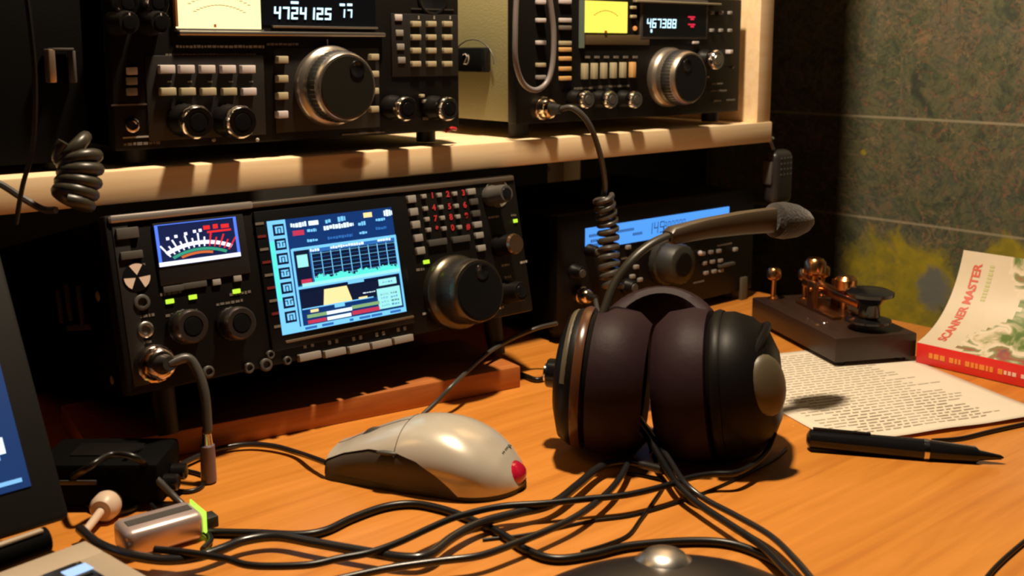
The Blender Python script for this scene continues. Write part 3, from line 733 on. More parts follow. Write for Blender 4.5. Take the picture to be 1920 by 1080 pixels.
# big black coil over left end of shelf
cl = [onY(126, 272, .660), onY(146, 288, .656), onY(151, 318, .652), onY(145, 350, .650), onY(134, 382, .648)]
t = thing('coiled_cord', 'thick black coiled cord hanging over the left end of the pine shelf', 'cable', onY(150, 283, .652))
b0 = t.location.copy()
MB().tube([p-b0 for p in helix(cl, .0098, 6.0, 20)], .0040, mat('shiny black cord', (.030, .026, .018), .38), 10).build('coil', t)
MB().tube([p-b0 for p in spline([onY(105, 394, .652), onY(80, 392, .66), onY(40, 370, .665), onY(0, 345, .668), onY(-60, 320, .67)], 8)], .0022, CABG, 8).build('cord', t)
tag(MB().tube(spline([onY(45, -40, .64), onY(58, 60, .64), onY(66, 160, .642), onY(62, 270, .648), onY(42, 350, .655), onY(30, 420, .66)], 8), .0015, CAB, 8).build('hanging_cable'), 'thin black cord hanging straight down at the far left', 'cable')
# red tag at the shelf
p = onY(846, 243, .69)
tag(MB().tube([p+Vector((-.006, 0, -.001)), p+Vector((0, -.001, .001)), p+Vector((.006, .002, 0))], .0016, mat('red sleeve', (.5, .02, .03), .4), 8).build('red_wire_end'), 'tiny red wire end on the shelf between the two upper radios', 'wire')

# ------------------------------------------------------------------ hand microphone on hook
p = onY(1458, 332, .70)
hm = thing('hand_microphone', 'dark hand microphone hanging under the right end of the shelf', 'microphone', p)
MB().box((0, 0, 0), (.036, .022, .062), mat('microphone black', (.022, .020, .019), .35), .010, 4).build('housing', hm)
g = MB()
for i in range(4):
    for j in range(4): g.cyl((-.009+i*.006, -.0105, .004+j*.006), (-.009+i*.006, -.0115, .004+j*.006), .0011, GREY, seg=8)
g.build('grille', hm)
MB().box((-.0185, 0, .006), (.005, .012, .026), GREY, .002).build('talk_button', hm)
MB().tube([(0, .006, .028), (0, .012, .040), (0, .008, .0435-.0)], .002, BRU, 8).build('hook', hm)

# ------------------------------------------------------------------ mouse
def mouse():
    N = Vector((.355, .586, 0)); A = Vector((.55, -.835, 0)).normalized(); ang = math.atan2(A.y, A.x)
    t = thing('computer_mouse', 'silver computer mouse with dark side grip and red tail light', 'mouse', N, (0, 0, ang))
    L = .128; NS, NP = 64, 48
    def hw(s): return .0285+.0075*math.sin(math.pi*min(1, s*1.15)) if s < .80 else None
    def wid(s):
        base = .0275+.0085*math.sin(math.pi*min(1, s/1.1)**1.2)
        if s > .72: base *= math.sqrt(max(0, 1-((s-.72)/.28)**2.2))
        if s < .04: base *= .93+.07*(s/.04)
        return base
    def hei(s):
        P = [(0, .0165), (.12, .0235), (.28, .0325), (.42, .0385), (.55, .0405), (.68, .0385), (.80, .0320), (.90, .0225), (.96, .0135), (1, .003)]
        for (a, ha), (b, hb) in zip(P, P[1:]):
            if s <= b:
                i = P.index((a, ha)); h0 = P[max(i-1, 0)][1]; h3 = P[min(i+2, len(P)-1)][1]; tt = (s-a)/(b-a)
                return .5*(2*ha+(hb-h0)*tt+(2*h0-5*ha+4*hb-h3)*tt*tt+(3*ha-h0-3*hb+h3)*tt**3)
        return .003
    def gripz(s):   # height of the upper edge of the side grip along the body
        K = [(0, .0125), (.10, .0185), (.25, .0245), (.40, .0262), (.52, .0230), (.62, .0160), (.68, .0095), (.73, .0036)]
        for (a_, za), (b_, zb) in zip(K, K[1:]):
            if s <= b_:
                u_ = (s-a_)/(b_-a_); return za+(zb-za)*u_
        return 0
    shell, grip = MB(), MB()
    SIL = mat('silver mouse shell', (.62, .56, .47), .27, .25, coat=.3); DG = mat('mouse grip', (.060, .045, .032), .5); TR = mat('red tail lens', (.42, .008, .03), .12, emit=(.5, .0, .03), es=.06, coat=.6); BTM = mat('mouse base', (.012, .012, .012), .5)
    def P(s, ph, inset=0):
        w, h = wid(s), hei(s); c, si = math.cos(ph), math.sin(ph); n = 2.5
        y = (w-inset)*math.copysign(abs(c)**(2/n), c); z = .0035+max(h-.0035-inset, .0002)*abs(si)**(2/n)
        y *= 1-.13*math.exp(-((z-.006)/.010)**2)*(1-(max(0, s-.6)/.4))
        return Vector((s*L, y, z))
    def phb(s):
        h = hei(s); q = (gripz(s)-.0035)/max(h-.0035, .001)
        return math.asin(min(1, max(0, q))**1.25) if q > 0 else 0
    S_ = [1-(1-i/NS)**1.35 for i in range(NS+1)]
    NG = 10
    def sheet(mb, m_, rng, ss, nn, ins):
        k = mb.mi(m_); rows = []
        for s0 in ss:
            a_, b_ = rng(s0); rows.append([mb.bm.verts.new(P(s0, a_+(b_-a_)*j/nn, ins)) for j in range(nn+1)])
        for r0_, r1__ in zip(rows, rows[1:]):
            for j in range(nn): mb.bm.faces.new([r0_[j], r1__[j], r1__[j+1], r0_[j+1]]).material_index = k
    sheet(shell, SIL, lambda q: (phb(q), math.pi-phb(q)), S_, 44, 0)
    SG_ = [.73*i/40 for i in range(41)]
    sheet(grip, DG, lambda q: (0, phb(q)+.03), SG_, NG, .0010); sheet(grip, DG, lambda q: (math.pi-phb(q)-.03, math.pi), SG_, NG, .0010)
    # front wall
    fv = [P(0, math.pi*j/NP, .0002) for j in range(NP+1)]; grip.poly(fv, DG)
    for mb in (shell, grip): bmesh.ops.remove_doubles(mb.bm, verts=mb.bm.verts, dist=1e-6)
    shell.build('shell', t, 60); grip.build('side_grip', t, 60); MB().ball((0, 0, 0), 1, TR, (.0110, .0125, .0080)).build('tail_light', t, 60, loc=(L-.0100, -.001, .0090))
    bs = MB(); vs = [Vector((P(i/40, 0).x, P(i/40, 0).y*.97, .0)) for i in range(41)]; vs2 = [Vector((v.x, -v.y, 0)) for v in reversed(vs[:-1])]
    ring = vs+vs2; top = [v+Vector((0, 0, .0045)) for v in ring]; n = len(ring)
    for i in range(n): bs.poly([ring[i], ring[(i+1) % n], top[(i+1) % n], top[i]], BTM)
    bs.poly(ring, BTM); bs.poly(top, BTM); bmesh.ops.remove_doubles(bs.bm, verts=bs.bm.verts, dist=1e-6); bs.build('base', t)
    # button seam across and down the middle, wheel
    sm = MB(); SEAM = mat('seam', (.10, .085, .07), .5)
    sm.tube([P(.40, math.pi*(.17+.66*k/30), -.00002) for k in range(31)], .00035, SEAM, 6)
    sm.tube([P(.40*k/20, math.pi*.5, -.00002) for k in range(21)], .00035, SEAM, 6); sm.build('button_seam', t)
    MB().cyl((.028, -.0035, .0175), (.028, .0035, .0175), .0125, GREY, bev=.002).build('scroll_wheel', t)
    # small thumb button
    pb_ = P(.36, math.pi-.42, .0); pn = P(.36, .42, .0)
    MB().ball(P(.36, -.0+math.pi*.80, -.0003), .006, GREY, (1.2, .35, .25)).build('thumb_button', t)
    MB().ball(P(.36, math.pi*.20, -.0003), .006, GREY, (1.2, .35, .25)).build('thumb_button', t)
    # emblem print on the tail slope
    e = MB(); EM = mat('dark print', (.05, .06, .05), .5)
    pc = P(.90, math.pi*.5, -.0002)
    for k, (yy, sz) in enumerate(((-.009, .0022), (-.005, .0010), (-.003, .0010), (-.001, .0010), (.001, .0010), (.003, .0010))):
        a_ = P(.895, math.pi/2+yy/.03, -.0004); e.ball(a_, sz*.75, EM, (1, 1, .3))
    e.build('print', t)
mouse()

# ------------------------------------------------------------------ black pointing device at the bottom edge
p = onZ(1202, 1046, .034)
tm = thing('trackball', 'black handheld pointing device with silver round button at the bottom edge', 'trackball', (p.x-.003, p.y-.018, 0), (0, 0, math.radians(-38)))
b = MB(); NS = 40
def dome(a, b_, h, n=2.3, z0=0):
    mb = MB(); rings = []
    for i in range(13):
        ph = math.pi/2*i/12; c, s_ = math.cos(ph)**(2/n), math.sin(ph)**(2/n)
        rings.append([mb.bm.verts.new((a*c*math.cos(t), b_*c*math.sin(t)*(1+.1*math.cos(t)), z0+h*s_)) for t in [2*math.pi*k/NS for k in range(NS)]] if i < 12 else [mb.bm.verts.new((0, 0, z0+h))])
    return mb, rings
mb, rg = dome(.078, .052, .033)
k = mb.mi(mat('trackball black', (.012, .010, .011), .35))
for a, c in zip(rg, rg[1:]):
    for i in range(NS):
        j = (i+1) % NS
        mb.bm.faces.new([a[i], a[j], c[j], c[i]] if len(c) > 1 else [a[i], a[j], c[0]]).material_index = k
mb.bm.faces.new(rg[0][::-1]); mb.build('housing', tm)
MB().lathe([(.020, .0145), (.0305, .0145), (.0318, .0125), (.0325, .0118), (.0345, .0100), (.0362, .0055), (.0366, 0)], BRU, Matrix.Translation((.003, .018, 0)), 36).build('silver_button', tm)
MB().ball((-.024, .012, .0205), .0165, mat('grey side panel', (.30, .27, .24), .4), (1.0, .75, .45)).build('side_panel', tm)

# ------------------------------------------------------------------ headset
def plate_m(C, o):
    Y = C.y-.10; p = onY(1440, 722, Y)
    while (p-C).length > .0485 and Y < C.y+.02: Y += .0005; p = onY(1440, 722, Y)
    n = (p-C).normalized()
    return Matrix.Translation(p-o) @ n.to_track_quat('Z', 'Y').to_matrix().to_4x4()
def headset():
    CL = onZ(1108, 708, .050); CR = onZ(1345, 722, .047)
    A = (CR-CL); A.z = 0; A.normalize(); A = (Matrix.Rotation(math.radians(-8), 3, 'Z') @ A)
    mid = (CL+CR)/2; B = Vector((-A.y, A.x, 0)); 
    if B.y < 0: B = -B
    t = thing('headset', 'black headset with purple-brown ear pads and long boom microphone lying on the desk', 'headset', (mid.x, mid.y, 0)); o = Vector((mid.x, mid.y, 0))
    PAD = mat('purple brown leatherette', (.022, .010, .013), .55, spec=.15, bump=.3, nscale=120); SH = mat('headset shell', (.006, .005, .0045), .45, spec=.15); OL = mat('olive panel', (.10, .082, .050), .45); BR_ = mat('brown gloss rim', (.09, .035, .015), .25)
    for C, sgn, nm in ((CL, -1, 0), (CR, 1, 1)):
        ax = (A*sgn+Vector((0, 0, .10 if sgn > 0 else .05))).normalized()
        if sgn > 0: ax = (Matrix.Rotation(math.radians(-4), 3, 'Z') @ ax)
        M = Matrix.Translation(C-o) @ ax.to_track_quat('Z', 'Y').to_matrix().to_4x4()
        r = .051 if sgn > 0 else .0485
        prof = [(-.002, r*.90), (.004, r*.98), (.014, r*.98), (.026, r*.90), (.036, r*.72), (.042, r*.45), (.044, 0)] if sgn > 0 else [(-.002, r*.90), (.003, r*.96), (.010, r*.97), (.017, r*.88), (.0215, r*.60), (.0225, 0)]
        MB().lathe(prof, SH, M, 48).build('ear_cup', t)
        MB().lathe([(-.001, r*.55), (-.001, r*.80), (-.003, r*1.00), (-.014, r*1.05), (-.030, r*1.0), (-.039, r*.84), (-.036, r*.62), (-.012, r*.52), (-.001, r*.55)], PAD, M, 48).build('ear_pad', t)
        MB().lathe([(-.006, r*.60), (-.007, 0)], mat('ear cloth', (.01, .01, .01), .9), M, 36).build('ear_cloth', t)
        MB().lathe([(.001, r*.995), (.004, r*1.015), (.007, r*.995)], BR_ if sgn < 0 else SH, M, 48).build('rim', t)
        if sgn > 0:   # yoke arc and olive oval plate on the outer shell
            M2 = M @ Matrix.Translation((.0, .0, .0))
            MB().ball((0, 0, 0), .020, OL, (.75, 1.0, .30), None).build('outer_plate', t).matrix_local = plate_m(C, o)
            MB().tube([M @ Vector((.040*math.cos(q), .040*math.sin(q), .020+.016*math.sin(q*1.0)**2)) for q in [math.radians(-10+k*10) for k in range(20)]], .0028, SH, 8).build('yoke', t)
            MB().lathe([(.030, .006), (.037, .006), (.038, .005), (.038, 0)], BLKG, M, 24).build('pivot', t)
        else:
            MB().lathe([(.014, .013), (.020, .013), (.021, .0105), (.030, .0100), (.031, .009), (.031, 0)], BLKG, M @ Matrix.Translation((0, 0, 0)) , 32, .03).build('boom_pivot', t)
            MB().lathe([(.031, .0062), (.0325, .0062), (.033, .005), (.033, 0)], CHR, M, 24).build('pivot_cap', t)
            MB().tube([M @ Vector((.043*math.cos(q), .043*math.sin(q), .012)) for q in [math.radians(10+k*9) for k in range(20)]], .0034, OL, 8).build('yoke', t)
    # head band: padded arch lying back behind the cups
    upv = Vector((0, 0, .36)); Bd = (B+upv).normalized(); half = (CR-CL).length/2+.004; pts = []
    base = mid+Vector((0, 0, -.004))+B*.01
    for k in range(25):
        a = math.pi*k/24; pts.append(base-A*half*math.cos(a)*1.06+Bd*(.086*math.sin(a)**.8)-o)
    nb = A.cross(Bd).normalized()
    MB().strip(pts, nb, [.008+.014*math.sin(math.pi*k/24) for k in range(25)], .004, SH).build('head_band', t)
    MB().strip([p-(p-(base-o)).normalized()*.006 for p in pts[3:-3]], nb, [.016+.012*math.sin(math.pi*(k+1)/20) for k in range(19)], .014, PAD).build('band_pad', t)
    # boom
    Yb = CL.y-.01
    bp = [onY(1106, 655, Yb), onY(1118, 620, Yb), onY(1133, 580, Yb), onY(1153, 530, Yb), onY(1185, 487, Yb-.004), onY(1220, 458, Yb-.007), onY(1256, 441, Yb-.010)]
    S = spline(bp, 6); n = len(S)
    MB().tube([p-o for p in S], [.0030+.0010*i/n for i in range(n)], mat('boom arm', (.022, .018, .012), .4), 10, flat=.7).build('boom_arm', t)
    p0 = onY(1252, 443, Yb-.010); p1 = onY(1322, 428, Yb-.016); p2 = onY(1390, 418, Yb-.022); p3 = onY(1452, 412, Yb-.028)
    MB().strip([p0-o, p0.lerp(p1, .1)-o, p1-o, p2-o, p3-o], Vector((0, 0, 1)), [.0036, .0062, .0072, .0085, .0095], .012, mat('boom section', (.060, .043, .026), .42)).build('boom_section', t)
    d_ = (p3-p2).normalized(); Mf = Matrix.Translation(p3-d_*.003-o) @ (d_+Vector((0, 0, -.10))).to_track_quat('Z', 'Y').to_matrix().to_4x4()
    MB().lathe([(0, .0095), (.003, .0130), (.012, .0140), (.024, .0125), (.034, .0088), (.040, .0045), (.042, 0)], mat('foam windscreen', (.020, .016, .015), .95, bump=1.0, nscale=500, sheen=.3), Mf, 28).build('windscreen', t)
    return t, CL, CR
HS, CL, CR = headset()

# ------------------------------------------------------------------ morse key
KA = math.radians(-27); kx = Vector((math.cos(KA), math.sin(KA), 0)); ky = Vector((-kx.y, kx.x, 0)); ko = onZ(1565, 690, 0)
key = thing('morse_key', 'brass straight telegraph key with black knob on a dark wooden base', 'telegraph key', ko+Vector((0, 0, .0004)), (0, 0, math.atan2(kx.y, kx.x)))
KB = wood('dark stained wood', [(.018, .008, .005), (.026, .011, .006), (.036, .015, .008)], (30, 3, 30), 3, .45, coat=.1)
MB().box((.040, .080, .015), (.080, .160, .022), KB, .0015).build('base', key)
for x in (.01, .07):
    for y in (.01, .15): MB().cyl((x, y, 0), (x, y, .005), .005, RUB).build('foot', key)
BRS = mat('brass', (.62, .30, .12), .26, 1); BRD = mat('aged brass', (.36, .17, .07), .35, 1)
zt = .026
MB().box((.045, .092, zt+.0015), (.030, .070, .003), BRD, .0006).build('brass_plate', key)
MB().box((.045, .082, zt+.020), (.012, .100, .008), BRS, .001).build('lever', key)
for x in (.032, .058): MB().box((x, .098, zt+.014), (.005, .014, .028), BRD, .001).build('bearing_post', key)
MB().cyl((.028, .098, zt+.020), (.062, .098, zt+.020), .0022, BRS, bev=.0004).build('axle', key)
def post(x, y, h, r, nm='adjusting_screw', m=BRS):
    M = Matrix.Translation((x, y, zt)); MB().lathe([(0, r*.8), (.002, r*.8), (.003, r*.35), (h*.62, r*.35), (h*.66, r*.75), (h*.70, r), (h*.92, r), (h, r*.7), (h, 0)], m, M, 24, .05).build(nm, key)
post(.045, .118, .046, .0105); post(.045, .062, .040, .0100); post(.045, .136, .032, .007)
post(.016, .146, .032, .0070, 'terminal_post'); post(.070, .146, .032, .0070, 'terminal_post')
MB().box((.045, .050, zt+.005), (.010, .010, .010), BRD, .001).build('contact_anvil', key)
M = Matrix.Translation((.045, .022, zt+.004))
MB().lathe([(.0, .012), (.003, .0195), (.005, .0195), (.008, .0095), (.018, .0090), (.024, .013), (.027, .0205), (.030, .0210), (.032, .017), (.0325, 0)], BLKG, M, 40).build('finger_knob', key)
for (x, y) in ((.018, .050), (.066, .035)): MB().ball((x, y, zt), .0032, CHR, (1, 1, .5)).build('screw_head', key)

# ------------------------------------------------------------------ sheet of paper, pen, book
tr = Vector((.893, .514, 0)); ex = Vector((.93, -.367, 0)).normalized(); ey = Vector((-ex.y, ex.x, 0))
if ey.y < 0: ey = -ey
PW, PH = .190, .213
po = tr-ex*PW-ey*PH
ps = thing('paper_sheet', 'white sheet of printed text lying under the telegraph key', 'paper', po, (0, 0, math.atan2(ex.y, ex.x)))
PAP = mat('paper', (.76, .68, .55), .7, noise=.03)
b = MB(); N = 24; k = b.mi(PAP); g = []
for i in range(N+1):
    g.append([b.bm.verts.new((PW*i/N, PH*j/N, .0006+.0022*max(0, 1-j/5)**2+.0007*(math.sin(i*.7)*.5+.5)*max(0, 1-j/10))) for j in range(N+1)])
for i in range(N):
    for j in range(N): b.bm.faces.new([g[i][j], g[i+1][j], g[i+1][j+1], g[i][j+1]]).material_index = k
s_ = b.build('sheet', ps); sm = s_.modifiers.new('t', 'SOLIDIFY'); sm.thickness = .0002
b = MB(); PT = mat('grey print', (.58, .51, .41), .8)
for r_ in range(33):
    y = PH-.012-r_*.0058; x = .012 + (.02 if r_ % 5 == 0 else 0)
    zz = .0006+.0022*max(0, 1-(y/PH*N)/5)**2+.0007*max(0, 1-(y/PH*N)/10)+.00035
    while x < PW-.015-(random.random()*.05):
        L = random.uniform(.003, .011); b.box((x+L/2, y, zz), (L, .0015, .0001), PT); x += L+.002
lo_ = b.build('print', ps); lo_['kind'] = 'stuff'

pa, pb = onZ(1512, 822, .0076), onZ(1882, 858, .0045)
pen = thing('pen', 'black ballpoint pen with silver ring lying in front of the paper', 'pen', pa); dr = (pb-pa); Lp = dr.length
Mp = dr.to_track_quat('Z', 'Y').to_matrix().to_4x4()
MB().lathe([(0, .003), (.002, .0066), (Lp*.60, .0074), (Lp*.61, .0074)], BLKG, Mp, 24).build('cap', pen)
MB().lathe([(Lp*.60, .0077), (Lp*.625, .0077)], CHR, Mp, 24).build('ring', pen)
MB().lathe([(Lp*.62, .0072), (Lp*.86, .0058), (Lp*.88, .0036), (Lp*.985, .0016), (Lp, .0004)], BLKG, Mp, 24).build('barrel', pen)
MB().box((0, .0078, Lp*.18), (.003, .0012, Lp*.30), BLKG, .0005, M=Mp).build('clip', pen)

def book():
    Y1b, Y0b = .456, .215
    P0, P1, P2 = Vector((.8665, 0, .0185)), Vector((.925, 0, .030)), Vector((.942, 0, .092))
    org = Vector((.8665, Y1b, 0))
    t = thing('book', 'white and red softcover book curving upright at the right end of the desk', 'book', org)
    n = 24; C = []; Nn = []
    for i in range(n+1):
        s = i/n; p = P0*(1-s)**2+P1*2*s*(1-s)+P2*s*s; d_ = (2*(1-s)*(P1-P0)+2*s*(P2-P1)).normalized()
        C.append(p-Vector((org.x, 0, 0))); Nn.append(Vector((-d_.z, 0, d_.x)))
    TH = .0165
    def cover_pt(s, y, off=0):
        f_ = s*n; i = min(int(f_), n-1); a = f_-i; c = C[i].lerp(C[i+1], a); q = Nn[i].lerp(Nn[i+1], a); v = c+q*off; return Vector((v.x, y-Y1b, v.z))
    m = bpy.data.materials.new('printed cover picture'); m.use_nodes = True; nt = m.node_tree; b = nt.nodes['Principled BSDF']; L = nt.links
    tc = nt.nodes.new('ShaderNodeTexCoord'); v = nt.nodes.new('ShaderNodeTexNoise'); v.inputs['Scale'].default_value = 38; v.inputs['Detail'].default_value = 5; v.inputs['Distortion'].default_value = .8; L.new(tc.outputs['Object'], v.inputs[0])
    r = ramp(nt, [(.30, (.04, .07, .03)), (.40, (.13, .20, .05)), (.47, (.62, .52, .36)), (.54, (.72, .62, .48)), (.60, (.20, .24, .10)), (.68, (.34, .07, .06)), (.76, (.06, .12, .14))]); r.color_ramp.interpolation = 'LINEAR'
    L.new(v.outputs['Fac'], r.inputs[0]); L.new(r.outputs[0], b.inputs['Base Color']); b.inputs['Roughness'].default_value = .35
    WH = mat('cream cover stock', (.64, .55, .41), .4); RC = mat('red spine', (.72, .025, .020), .38); PG = mat('page edges', (.68, .60, .48), .8)
    # page block
    blk = MB(); top = [c+q*(-.0006) for c, q in zip(C, Nn)]; bot = [c+q*(-TH+.0006) for c, q in zip(C, Nn)]
    for i in range(len(bot)): bot[i] = Vector((bot[i].x, 0, max(bot[i].z, .0012)))
    def ring(yy): return [Vector((p.x, yy, p.z)) for p in top]+[Vector((p.x, yy, p.z)) for p in reversed(bot)]
    a, c = ring(-.001), ring(Y0b-Y1b+.001); m_ = len(a)
    for i in range(m_): blk.poly([a[i], a[(i+1) % m_], c[(i+1) % m_], c[i]], PG)
    for yy in (a, c):
        for i in range(n): blk.poly([yy[i], yy[i+1], yy[m_-2-i], yy[m_-1-i]], PG)
    bmesh.ops.remove_doubles(blk.bm, verts=blk.bm.verts, dist=1e-6); blk.build('page_block', t)
    # front cover: cream band then picture, ragged boundary
    cv = MB(); NY = 60
    grid = [[cv.bm.verts.new(cover_pt(i/n, Y1b+(Y0b-Y1b)*j/NY, .0002)) for j in range(NY+1)] for i in range(n+1)]
    kw, kp = cv.mi(WH), cv.mi(m)
    for i in range(n):
        for j in range(NY):
            y = -(Y0b-Y1b)*0+(j+.5)/NY*(Y1b-Y0b); lim = .056-.012*math.sin(i*.35)-.016*(1-i/n)+.004*random.random()
            lim = lim if i > 1 else lim*.9
            cv.bm.faces.new([grid[i][j], grid[i+1][j], grid[i+1][j+1], grid[i][j+1]]).material_index = kw if y < lim else kp
    cv.build('front_cover', t)
    MB().box((.0001, (Y0b-Y1b)/2, .0096), (.0012, Y1b-Y0b, .0180), RC, .0005).build('spine', t)
    # title following the curve of the cover
    T_ = MB(); TM = mat('red title ink', (.62, .10, .06), .5); s = 'SCANNER MASTER'; 
    tmp = MB().text(s, TM, Matrix(), .0105, xs=.86, th=0, align='LEFT', bold=.00035)
    xs = [v.co.x for v in tmp.bm.verts]; x0_, x1_ = min(xs), max(xs)
    bmesh.ops.triangulate(tmp.bm, faces=tmp.bm.faces[:])
    for v in tmp.bm.verts:
        sfr = .10+.82*(v.co.x-x0_)/(x1_-x0_); v.co = cover_pt(sfr, Y1b-.0165+v.co.y, .0005)
    tmp.build('title', t)
    sub = MB(); SM = mat('pale green print', (.50, .50, .22), .6); y = .62
    while y < .93:
        q = random.uniform(.012, .03); sub.poly([cover_pt(y, Y1b-.031, .0005), cover_pt(y+q, Y1b-.031, .0005), cover_pt(y+q, Y1b-.027, .0005), cover_pt(y, Y1b-.027, .0005)], SM); y += q+.012
    sub.build('subtitle', t)
    sp = MB(); y = .012; OR = mat('orange spine print', (.85, .30, .04), .5); WP = mat('white spine print', (.85, .66, .55), .5)
    while y < .22:
        q = random.uniform(.002, .0045); big = y < .075
        sp.box((-.0007, -y-q/2, .0095), (.0003, q, .0044 if big else .0032), OR if big else WP); y += q+(.0011 if random.random() < .8 else .004)
    sp.build('spine_print', t)
book()

# ------------------------------------------------------------------ laptop
lap = thing('laptop', 'open laptop at the left edge with blue lit screen and beige palm deck', 'laptop', (.0, .35, 0))
BEI = mat('beige deck', (.46, .37, .27), .45); LB = mat('laptop black', (.016, .016, .016), .4)
LR = math.radians(-6)
def LM(v): return Matrix.Rotation(LR, 4, 'Z') @ Vector(v)
c0 = onZ(160, 1013, .03)            # rear right corner of the beige deck
mtx = Matrix.Translation(Vector((c0.x, c0.y-.35, 0))) @ Matrix.Rotation(math.radians(9), 4, 'Z')
b = MB().box((-.15, -.115, .0145), (.30, .235, .025), LB, .003).build('base', lap); b.matrix_local = mtx
def ext(name, c, s, m, bev=.001):
    o = MB().box(c, s, m, bev).build(name, lap); o.matrix_local = mtx; return o
dk = MB()
dk.box((-.15, -.009, .0285), (.30, .018, .003), BEI, .0008); dk.box((-.0065, -.125, .0285), (.013, .215, .003), BEI, .0008); dk.box((-.2935, -.125, .0285), (.013, .215, .003), BEI, .0008); dk.box((-.15, -.195, .0285), (.274, .075, .003), BEI, .0008)
o = dk.build('palm_deck', lap); o.matrix_local = mtx
kb = MB()
for i in range(14):
    for j in range(6): kb.box((-.275+i*.0193, -.028-j*.0185, .0295), (.0165, .0155, .004), LB, .001)
o = kb.build('keyboard', lap); o.matrix_local = mtx
o = MB().box((-.020, -.030, .0318), (.012, .008, .0004), em('blue key reflection', (.45, .65, 1), 1.2)).build('key_reflection', lap); o.matrix_local = mtx  # blue reflection on the keys, put in as a small glowing patch
o = MB().cyl((-.27, .016, .030), (-.012, .016, .030), .0065, BLK2).build('hinge', lap); o.matrix_local = mtx
o = MB().box((-.16, .0135, .0368), (.29, .0034, .0016), BEI, .0005).build('trim_strip', lap); o.matrix_local = mtx
# lid: tilted back, right edge and screen
q0, q1 = onY(60, 905, .585), onY(3, 655, .622)
ty = math.atan2(q1.y-q0.y, q1.z-q0.z)
lidM = Matrix.Translation(Vector((q0.x+.016, q0.y-.35+.006-.012, q0.z-.016))) @ Matrix.Rotation(math.radians(4), 4, 'Z') @ Matrix.Rotation(-ty, 4, 'X')
def lidbox(name, mb): o = mb.build(name, lap); o.matrix_local = lidM; return o
lidbox('lid', MB().box((-.15, .005, .082), (.30, .010, .176), mat('lid charcoal', (.007, .007, .0065), .6, spec=.15), .003))
SB = em('desktop blue', (.004, .035, .14), 1.0)
sc_ = lidbox('screen', MB().plate(-.284, -.016, .016, .158, -.0008, SB, .001))
g = MB(); LBl = em('window bar', (.25, .60, 1.0), 1.0); LW = em('icon white', (.75, .9, 1), 1.3)
for z in (.0195, .0335, .0560): g.plate(-.20, -.016-(.004 if z < .02 else .012), z, z+.0022, -.0013, LBl, .0003)
for x in (-.030, -.052, -.074):
    for z in (.0370, .0600): g.box((x, -.0014, z+.004), (.011, .0006, .009), LW, .0003)
g2 = g.build('screen_windows', lap); g2.matrix_local = lidM

# ------------------------------------------------------------------ small things at left
c = onZ(320, 1003, .007); e0 = onZ(372, 985, .007); dirx = (onZ(375, 990, .007)-onZ(250, 1026, .007)); ang = math.atan2(dirx.y, dirx.x)
ad = thing('usb_adapter', 'silver usb adapter with a glowing lime green end beside the laptop', 'adapter', (onZ(371, 1000, 0).x, onZ(371, 1000, 0).y, 0), (0, 0, ang))
PK = mat('pinkish aluminium', (.70, .56, .54), .32, .6)
MB().box((-.022, 0, .0090), (.044, .024, .016), PK, .004, 3).build('housing', ad)
MB().box((.0008, 0, .0090), (.0011, .0225, .0155), em('lime glow', (.55, 1.0, .08), 1.2), .0006).build('light_ring', ad)
MB().box((-.022, 0, .0171), (.036, .007, .0006), GREY).build('top_stripe', ad)
MB().box((.006, 0, .006), (.010, .010, .007), RUB, .001).build('cable_boot', ad)

c = onZ(193, 955, .0085); s2 = onZ(160, 996, .006)
jk = thing('audio_plug', 'beige round plug with short stem beside the laptop corner', 'plug', (c.x, c.y, 0))
IV = mat('ivory plastic', (.66, .50, .38), .4)
dd = (s2-c); dd.z = 0; Mj = Matrix.Translation((0, 0, .0088)) @ (-dd).to_track_quat('Z', 'Y').to_matrix().to_4x4()
MB().lathe([(-.003, .0060), (0, .0082), (.006, .0086), (.011, .0070), (.013, .004), (.013, 0)], IV, Mj, 28).build('plug_body', jk)
MB().cyl((0, 0, .0088), dd*1.0+Vector((0, 0, .0060)), .0026, IV, .0022).build('stem', jk)

bx = onZ(215, 930, 0)
ib = thing('interface_box', 'black interface box tangled in cables between laptop and radios', 'box', (.2230, .640, 0), (0, 0, math.radians(-40)))
MB().box((0, 0, .016), (.075, .046, .026), BLK2, .003).build('housing', ib)
for y in (-.014, .002): MB().cyl((.0375, y, .014), (.047, y, .014), .0050, BLKG, bev=.0008).build('connector', ib)
MB().box((-.010, -.0235, .018), (.022, .0012, .003), GREY, .0003).build('label_strip', ib)
MB().box((.0, 0, .0294), (.040, .020, .001), BLK, .0004).build('top_plate', ib)

# ------------------------------------------------------------------ cables on the desk
def desk_cable(name, label, px, r, m=CAB, lift=0.0, n=8):
    pts = []
    for q in px:
        z = q[2] if len(q) > 2 else 0
        p = onZ(q[0], q[1], r+lift+z+.0002); pts.append(p)
    return tag(MB().tube(spline(pts, n), r, m, 10).build(name), label, 'cable', 'loose cables on the desk')
CABH = mat('slate cable sheath', (.018, .016, .016), .24, coat=.2)
desk_cable('usb_cable', 'black cable from the lime lit adapter end arching across the desk front', [(389, 998), (430, 999), (480, 1000), (560, 1003), (610, 995), (660, 972), (720, 951), (775, 945), (830, 955), (880, 973), (935, 998), (985, 1030), (1040, 1048), (1110, 1040), (1180, 1024), (1290, 1015), (1370, 1020), (1440, 1046), (1500, 1090)], .0024, CAB)
desk_cable('thick_cable', 'thick black cable sweeping from the laptop corner up to the headset', [(150, 992), (185, 1020), (240, 1040), (310, 1050), (370, 1044), (415, 1030), (460, 1013), (520, 1006), (590, 1018), (680, 1034), (760, 1046), (805, 1040), (848, 1008), (900, 981), (970, 962), (1035, 945), (1085, 908), (1125, 876), (1165, 866), (1205, 872), (1240, 880)], .0028, CABH, .0046)
